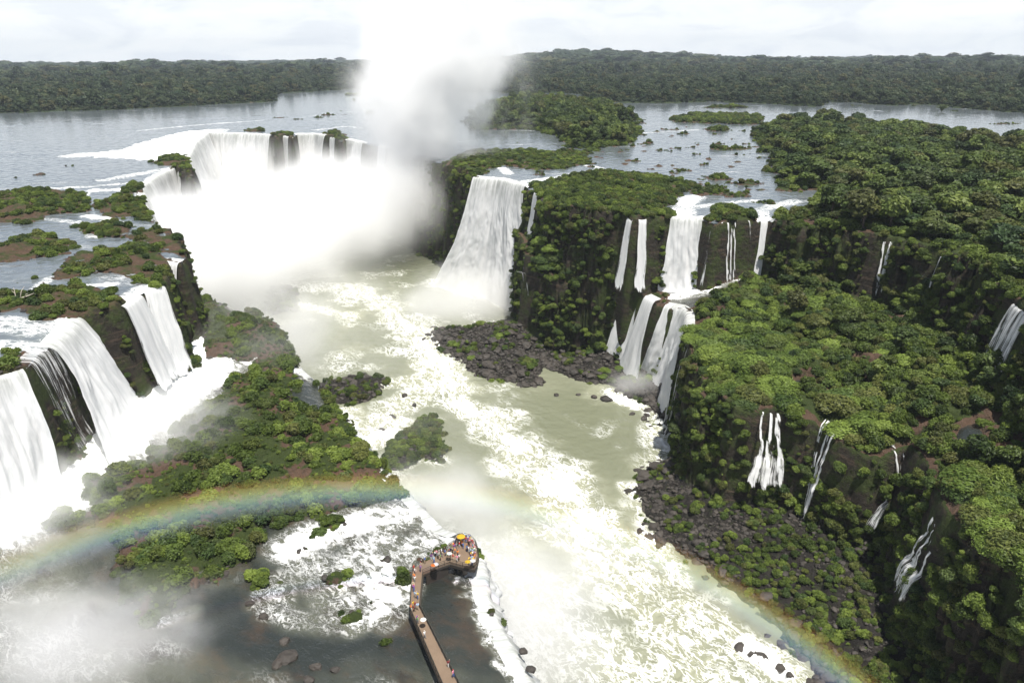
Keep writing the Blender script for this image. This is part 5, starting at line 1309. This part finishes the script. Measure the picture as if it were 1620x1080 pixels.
for n, (q, place_, out) in enumerate(spots):
    k = PG.choices(range(5), (3, 4 if out else 1, 3, 2, 1 if out else 0))[0]
    sh, tr = COMB[n % len(COMB)]
    if place_.startswith('on the long near') : sh, tr = [('blue', 'navy'), ('red', 'grey'), ('white', 'navy'), ('maroon', 'black'), ('beige', 'blue'), ('grey', 'black'), ('pink', 'beige'), ('yellow', 'black'), ('pink', 'navy'), ('pale blue', 'black')][[s for s in spots if s[1] == place_].index((q, place_, out))] if False else (sh, tr)
    hat = PG.choice(list(HATS)) if PG.random() < .3 else None
    o = bpy.data.objects.new('person', PEOPLE[k]); COL.objects.link(o)
    ms = [PG.choice(SKIN), CM[sh], CM[tr], HATS[hat] if hat else PG.choice(HAIR), CM['black']]
    for sl, m in zip(o.material_slots, ms): sl.link = 'OBJECT'; sl.material = m
    d = np.array(q) - pc
    if place_.endswith('platform') and out: rz = math.atan2(d[1], d[0]) - math.pi / 2 + PG.uniform(-.4, .4)
    else: rz = PG.uniform(0, 6.28)
    s = PG.uniform(.92, 1.06); o.scale = (s * 1.08, s * 1.08, s); o.location = (q[0], q[1], ZD + .006); o.rotation_euler = (0, 0, rz)
    lab = f'person in {sh} top and {tr} trousers{" and " + hat if hat else ""}, {POSE[k] if not (k == 1 and not out) else "holding both hands forward"}, {place_}'
    
    if len(lab.split()) > 16: lab = f'person in {sh} top and {tr} trousers{" and " + hat if hat else ""} {place_}'
    if len(lab.split()) > 16: lab = f'{sh} topped person in {tr}{" and " + hat if hat else ""} {place_}'
    if len(lab.split()) > 16: lab = f'person in {sh} top and {tr} trousers {place_}'
    props(o, lab, 'person', 'tourists on the walkway')
# umbrellas held over some of them
def umbrella(x, y, col, r, label, z=ZD + 1.95):
    c = at(x, y, z); e = bpy.data.objects.new('umbrella', None); COL.objects.link(e); e.location = (c[0], c[1], z); props(e, label, 'umbrella')
    bm = bmesh.new(); n = 16; ap = bm.verts.new((0, 0, .32 * r)); prev = None
    rings = []
    for f in (.35, .7, 1.0):
        rings.append([bm.verts.new((r * f * math.cos(2 * math.pi * i / n) * (1 if i % 2 == 0 or f < 1 else .96), r * f * math.sin(2 * math.pi * i / n) * (1 if i % 2 == 0 or f < 1 else .96), .32 * r * (1 - f ** 2))) for i in range(n)])
    for i in range(n):
        bm.faces.new((ap, rings[0][i], rings[0][(i + 1) % n]))
        for A, B in zip(rings, rings[1:]): bm.faces.new((A[i], B[i], B[(i + 1) % n], A[(i + 1) % n]))
    bmesh.ops.solidify(bm, geom=bm.faces[:], thickness=.02)
    link('canopy', from_bm('canopy', bm), CM[col], e)
    bm = bmesh.new(); tube(bm, [(0, 0, .32 * r + .06), (0, 0, -.75)], [.014, .014]); link('shaft', from_bm('shaft', bm), M_RAIL, e)
umbrella(740, 888, 'yellow', .62, 'yellow umbrella at the near edge of the viewing platform')
umbrella(748, 886.5, 'white', .62, 'white umbrella at the near right corner of the viewing platform')
umbrella(689.5, 892, 'white', .6, 'white umbrella on the slanting arm of the walkway'); umbrella(685.5, 893.5, 'orange', .55, 'orange umbrella beside the white one on the slanting arm')
umbrella(711, 875, 'white', .6, 'white umbrella in the crowd where the arm meets the platform'); umbrella(669.5, 979.5, 'white', .62, 'lone white umbrella on the near stretch of the walkway')
# the dark stand under its yellow parasol at the platform's head
kc = at(729.5, 855.5, ZD)
k = bpy.data.objects.new('viewing_stand', None); COL.objects.link(k); k.location = tuple(kc); props(k, 'dark upright stand under the yellow parasol at the head of the platform', 'stand')
bm = bmesh.new(); prism(bm, [(-.55, -.4), (.55, -.4), (.55, .4), (-.55, .4)], .004, 1.5); bmesh.ops.bevel(bm, geom=bm.edges[:], offset=.05, segments=2); link('cabinet', from_bm('cabinet', bm), CM['navy'], k)
bm = bmesh.new(); prism(bm, [(-.65, -.5), (.65, -.5), (.65, .5), (-.65, .5)], 1.503, 1.6); bmesh.ops.bevel(bm, geom=bm.edges[:], offset=.03, segments=2); link('counter', from_bm('counter', bm), CM['black'], k)
bm = bmesh.new(); prism(bm, [(-.4, -.43), (.4, -.43), (.4, -.403), (-.4, -.403)], .3, 1.3); link('front_panel', from_bm('front_panel', bm), CM['grey'], k)
umbrella(729.3, 848.2, 'yellow', .98, 'big yellow parasol over the dark stand at the platform head', ZD + 2.45)

# ------------------------------------------------------------------ bleached dead tree on the left shelf, footbridges far off
c = at(24, 478, 0.4); e = bpy.data.objects.new('dead_tree', None); COL.objects.link(e); e.location = tuple(c); props(e, 'bleached bare fallen tree with forked branches among the left shrubs', 'dead tree')
bm = bmesh.new(); tube(bm, [(-1.5, 0, .0), (1.0, .5, .9), (3.5, 1.5, 1.6), (5.0, 2.2, 2.2)], [.32, .26, .18, .06]); link('trunk', from_bm('trunk', bm, True), M_DEAD, e)
for pts in ([(.2, .3, .6), (-.2, 1.2, 2.4), (-.6, 1.8, 4.2)], [(1.4, .6, 1.0), (1.6, 1.6, 3.0), (2.4, 2.4, 4.4)], [(2.6, 1.1, 1.4), (3.6, .4, 2.4), (4.8, -.2, 2.8)], [(-.2, 1.2, 2.4), (-1.4, 1.6, 3.4)], [(-1.0, .1, .2), (-2.6, -.6, 1.4)]):
    bm = bmesh.new(); tube(bm, pts, [.16, .11, .035][:len(pts)] if len(pts) == 3 else [.1, .03]); link('branch', from_bm('branch', bm, True), M_DEAD, e)
t = NT('bridge_concrete'); M_BR = t.done(t.bsdf(t.mix(t.noise(t.pos(), .3, 3), (.42, .41, .39), (.6, .58, .55)), .8))
def bridge(a, b, label):
    A, B = at(*a, 3.0), at(*b, 3.0); e = bpy.data.objects.new('footbridge', None); COL.objects.link(e); e.location = tuple(A); props(e, label, 'footbridge')
    d = Vector(B - A); bm = bmesh.new(); bar(bm, (0, 0, 0), d, 2.0, .5); link('deck', from_bm('deck', bm), M_BR, e)
    bm = bmesh.new(); s = d.normalized().cross(Vector((0, 0, 1)))
    for k in (-1, 1): bar(bm, s * k * .95 + Vector((0, 0, 1.1)), d + s * k * .95 + Vector((0, 0, 1.1)), .12, .12); bar(bm, s * k * .95 + Vector((0, 0, .7)), d + s * k * .95 + Vector((0, 0, .7)), .1, .1)
    link('railing', from_bm('railing', bm), M_BR, e)
    n = max(2, int(d.length / 14))
    for i in range(n + 1):
        bm = bmesh.new(); q = d * (i / n); bar(bm, q + Vector((0, 0, -4)), q + Vector((0, 0, -.26)), .8, .8, (1, 0, 0)); link('pillar', from_bm('pillar', bm), M_BR, e)
bridge((946, 160), (976, 157.5), 'pale low footbridge over the far channel beside the long island'); bridge((1040, 153.5), (1066, 152.5), 'second pale footbridge farther right on the far channel'); bridge((742, 183), (806, 176), 'long pale footbridge running out of the spray to the island')

# ------------------------------------------------------------------ spray and mist
def mist(c, rad3, dens, nscale=.02, lo=.35, hi=.7, soft=.15, label='', stretch=(1, 1, 1), tilt=(0, 0), seed=0, aniso=0.0, core=0.0, power=1.0):
    """a soft-edged body of spray: tilt leans it, noise breaks it into billows"""
    iv, if_ = ico(3)
    me = mesh_np('mist', iv, if_); t = NT('spray'); 
    tc = t.node('ShaderNodeTexCoord').outputs['Object']
    P = t.pos()
    wob = t.noise(P, nscale * .8, 4, .6, 0, 'Color'); tcw = t.vmath('ADD', t.vmath('SCALE', tc, 1.12), t.vmath('SCALE', t.vmath('SUBTRACT', wob, (.5, .5, .5)), 1.1))
    ln = t.vmath('LENGTH', tcw); lnv = t.N[-1].outputs['Value']
    inner = t.N.new('ShaderNodeVectorMath'); inner.operation = 'LENGTH'; t.L.new(tc, inner.inputs[0])
    fall = t.math('MULTIPLY', t.ramp(lnv, 1.0, soft), t.ramp(inner.outputs['Value'], 1.0, .8));  mp = t.node('ShaderNodeMapping', Vector=P); mp.inputs['Scale'].default_value = stretch; mp.inputs['Location'].default_value = (seed * 13.1, seed * 7.7, seed * 3.3)
    n = t.noise(mp.outputs[0], nscale, 5, .58, .5)
    if power != 1.0: fall = t.math('POWER', fall, power)
    b = t.ramp(t.math('ADD', n, t.math('MULTIPLY', fall, core)), lo, hi)
    d = t.math('MULTIPLY', t.math('MULTIPLY', fall, b), dens)
    v = t.node('ShaderNodeVolumePrincipled'); v.inputs['Color'].default_value = (1, 1, 1, 1); v.inputs['Anisotropy'].default_value = aniso; t.L.new(d, v.inputs['Density'])
    t.L.new(v.outputs[0], t.out.inputs['Volume'])
    me.materials.append(t.mat)
    o = bpy.data.objects.new('mist', me); COL.objects.link(o)
    S = Matrix.Diagonal((*rad3, 1)); sh = Matrix.Identity(4); sh[0][2] = tilt[0]; sh[1][2] = tilt[1]
    o.matrix_world = Matrix.Translation(c) @ Matrix.Diagonal((*rad3, 1))
    if tilt != (0, 0): o.rotation_euler = (tilt[1], tilt[0], 0)
    props(o, label, 'mist', None, 'stuff')
    return o
V3 = lambda x, y, z: tuple(at(x, y, z))
if not os.environ.get('NOMIST'):
    mist((-160, 590, -50), (112, 215, 58), .062, .016, .26, .56, .05, 'dense white spray filling the horseshoe gorge', core=.30, seed=1)
    mist((-215, 765, -32), (140, 75, 40), .040, .022, .34, .60, .0, 'spray along the back wall of the gorge', core=.2, seed=18)
    mist((-182, 445, -38), (66, 105, 52), .085, .024, .26, .56, .2, 'white spray along the left throat curtain', core=.26, seed=16)
    mist((-70, 590, 30), (92, 90, 160), .12, .022, .38, .64, .0, 'tall column of spray rising out of the gorge', (1, 1, .55), seed=2, core=.16, power=2.4)
    mist((-38, 600, 95), (95, 90, 165), .10, .030, .42, .64, .0, 'torn upper part of the spray column', (1, 1, .6), seed=17, core=.14, power=2.2)
    mist((-100, 555, -25), (75, 100, 55), .030, .024, .38, .62, .1, 'billowing spray over the right lip of the gorge', seed=3, core=.18)
    mist(V3(740, 478, -68), (50, 42, 32), .050, .035, .32, .60, .15, 'spray at the foot of the central fall', seed=4, core=.25)
    mist((-118, 400, -62), (100, 130, 28), .032, .022, .40, .70, .1, 'thin mist drifting down the canyon', seed=5)
    mist(V3(400, 540, -38), (55, 70, 22), .032, .03, .36, .64, .1, 'mist round the end of the left shelf', seed=6, core=.15)
    mist(V3(262, 676, -31), (30, 36, 11), .09, .06, .40, .66, .1, 'spray at the foot of the broad left curtain', seed=7, core=.2)
    mist(V3(50, 800, -31), (34, 30, 14), .11, .06, .38, .66, .1, 'spray below the nearest left fall', seed=8, core=.2)
    mist(V3(120, 1020, -32), (42, 26, 13), .10, .05, .36, .66, .1, 'grey veil of mist in the lower left', seed=9, core=.2)
    mist(V3(825, 960, -60), (40, 52, 25), .06, .035, .38, .66, .1, 'mist rising from the fall along the walkway rim', seed=10, core=.15)
    mist(V3(700, 800, -66), (32, 28, 24), .055, .045, .36, .64, .1, 'puff of spray beyond the platform', seed=11, core=.2)
    mist(V3(1015, 605, -70), (22, 16, 9), .06, .08, .38, .66, .1, 'spray at the feet of the three lower falls', seed=12, core=.15)
    mist(V3(1090, 442, -32), (17, 9, 6), .07, .1, .38, .66, .1, 'spray on the plunge pool under the wide cascade', seed=13, core=.15)
    mist(V3(640, 690, -68), (40, 30, 16), .012, .04, .40, .68, .1, 'thin mist over the low islet', seed=14)
# ------------------------------------------------------------------ the rainbow: its light painted as colour bands in an arc-shaped volume opposite the sun
def rainbow():
    ax = Vector((-S_DIR.x, -S_DIR.y, -S_DIR.z)); s = 150.0; a0, a1 = math.radians(39.4), math.radians(43.4); am = math.radians(41.5)
    cen = Vector((0, 0, CAMZ)) + ax * s * math.cos(am); q = ax.to_track_quat('Z', 'Y'); R0, R1 = s * math.sin(am) - 4.6, s * math.sin(am) + 3.4
    e1, e2 = q @ Vector((1, 0, 0)), q @ Vector((0, 1, 0))
    # the part of the ring in front of the camera
    def ringpt(t_, r): return cen + (e1 * math.cos(t_) + e2 * math.sin(t_)) * r
    ts = [k * math.pi / 180 for k in range(360)]
    ok = []
    for t_ in ts:
        p = ringpt(t_, s * math.sin(am)); x, y, d = px(np.array([p[:]])); ok.append(d[0] > 0 and -30 < x[0] < 1420 and y[0] < 1180)
    st = next(i for i in range(360) if ok[i] and not ok[i - 1]); seq = []
    i = st
    while ok[i % 360]: seq.append(ts[i % 360]); i += 1
    bm = bmesh.new(); rings = []
    for t_ in seq:
        d = Vector((math.cos(t_), math.sin(t_), 0)); rings.append([bm.verts.new(d * r + Vector((0, 0, h))) for r, h in ((R0, -2.2), (R1, -2.2), (R1, 2.2), (R0, 2.2))])
    for A, B in zip(rings, rings[1:]):
        for j in range(4): bm.faces.new((A[j], B[j], B[(j + 1) % 4], A[(j + 1) % 4]))
    bm.faces.new(rings[0]); bm.faces.new(list(reversed(rings[-1])))
    me = from_bm('rainbow', bm)
    t = NT('rainbow_colours'); tc = t.node('ShaderNodeTexCoord').outputs['Object']; sp = t.node('ShaderNodeSeparateXYZ', Vector=tc)
    rho = t.math('SQRT', t.math('ADD', t.math('MULTIPLY', sp.outputs[0], sp.outputs[0]), t.math('MULTIPLY', sp.outputs[1], sp.outputs[1])))
    u = t.ramp(rho, R0, R1, smooth=False)
    cr = t.node('ShaderNodeValToRGB'); t.L.new(u, cr.inputs[0]); E = cr.color_ramp.elements
    E[0].position = 0; E[0].color = (.55, .55, .75, 1); E[1].position = 1; E[1].color = (.9, .30, .18, 1)
    for p_, c_ in ((.22, (.52, .54, .85)), (.40, (.45, .68, .95)), (.54, (.45, 1.0, .55)), (.68, (1.0, .95, .25)), (.84, (1.0, .50, .15))):
        m = E.new(p_); m.color = (*c_, 1)
    prof = t.math('MULTIPLY', t.ramp(u, 0, .45), t.ramp(u, 1.0, .72))
    ln = t.noise(t.pos(), .03, 3, .5); prof = t.math('MULTIPLY', prof, t.ramp(ln, .25, .65, .45, 1.0))
    v = t.node('ShaderNodeVolumePrincipled'); v.inputs['Absorption Color'].default_value = (1, 1, 1, 1); v.inputs['Anisotropy'].default_value = -.6; t.L.new(cr.outputs[0], v.inputs['Color']); t.L.new(t.math('MULTIPLY', prof, .042), v.inputs['Density'])
    t.L.new(v.outputs[0], t.out.inputs['Volume']); me.materials.append(t.mat)
    o = bpy.data.objects.new('rainbow', me); COL.objects.link(o); o.location = cen; o.rotation_mode = 'QUATERNION'; o.rotation_quaternion = q
    props(o, 'faint rainbow arc hanging in the spray over the island and the walkway', 'rainbow', None, 'stuff')
if not os.environ.get('NOMIST'): rainbow()
# ------------------------------------------------------------------ the air
if not os.environ.get('NOHAZE'):
    bm = bmesh.new(); prism(bm, [(-14500, -400), (14500, -400), (14500, 16000), (-14500, 16000)], -80, 420)
    t = NT('air'); v = t.node('ShaderNodeVolumePrincipled'); v.inputs['Color'].default_value = (.80, .89, 1.0, 1); v.inputs['Density'].default_value = .000045; v.inputs['Anisotropy'].default_value = .2
    t.L.new(v.outputs[0], t.out.inputs['Volume']); link('haze', from_bm('haze', bm), t.mat); props(bpy.data.objects['haze'], 'thin bluish air between camera and horizon', 'haze', None, 'stuff')
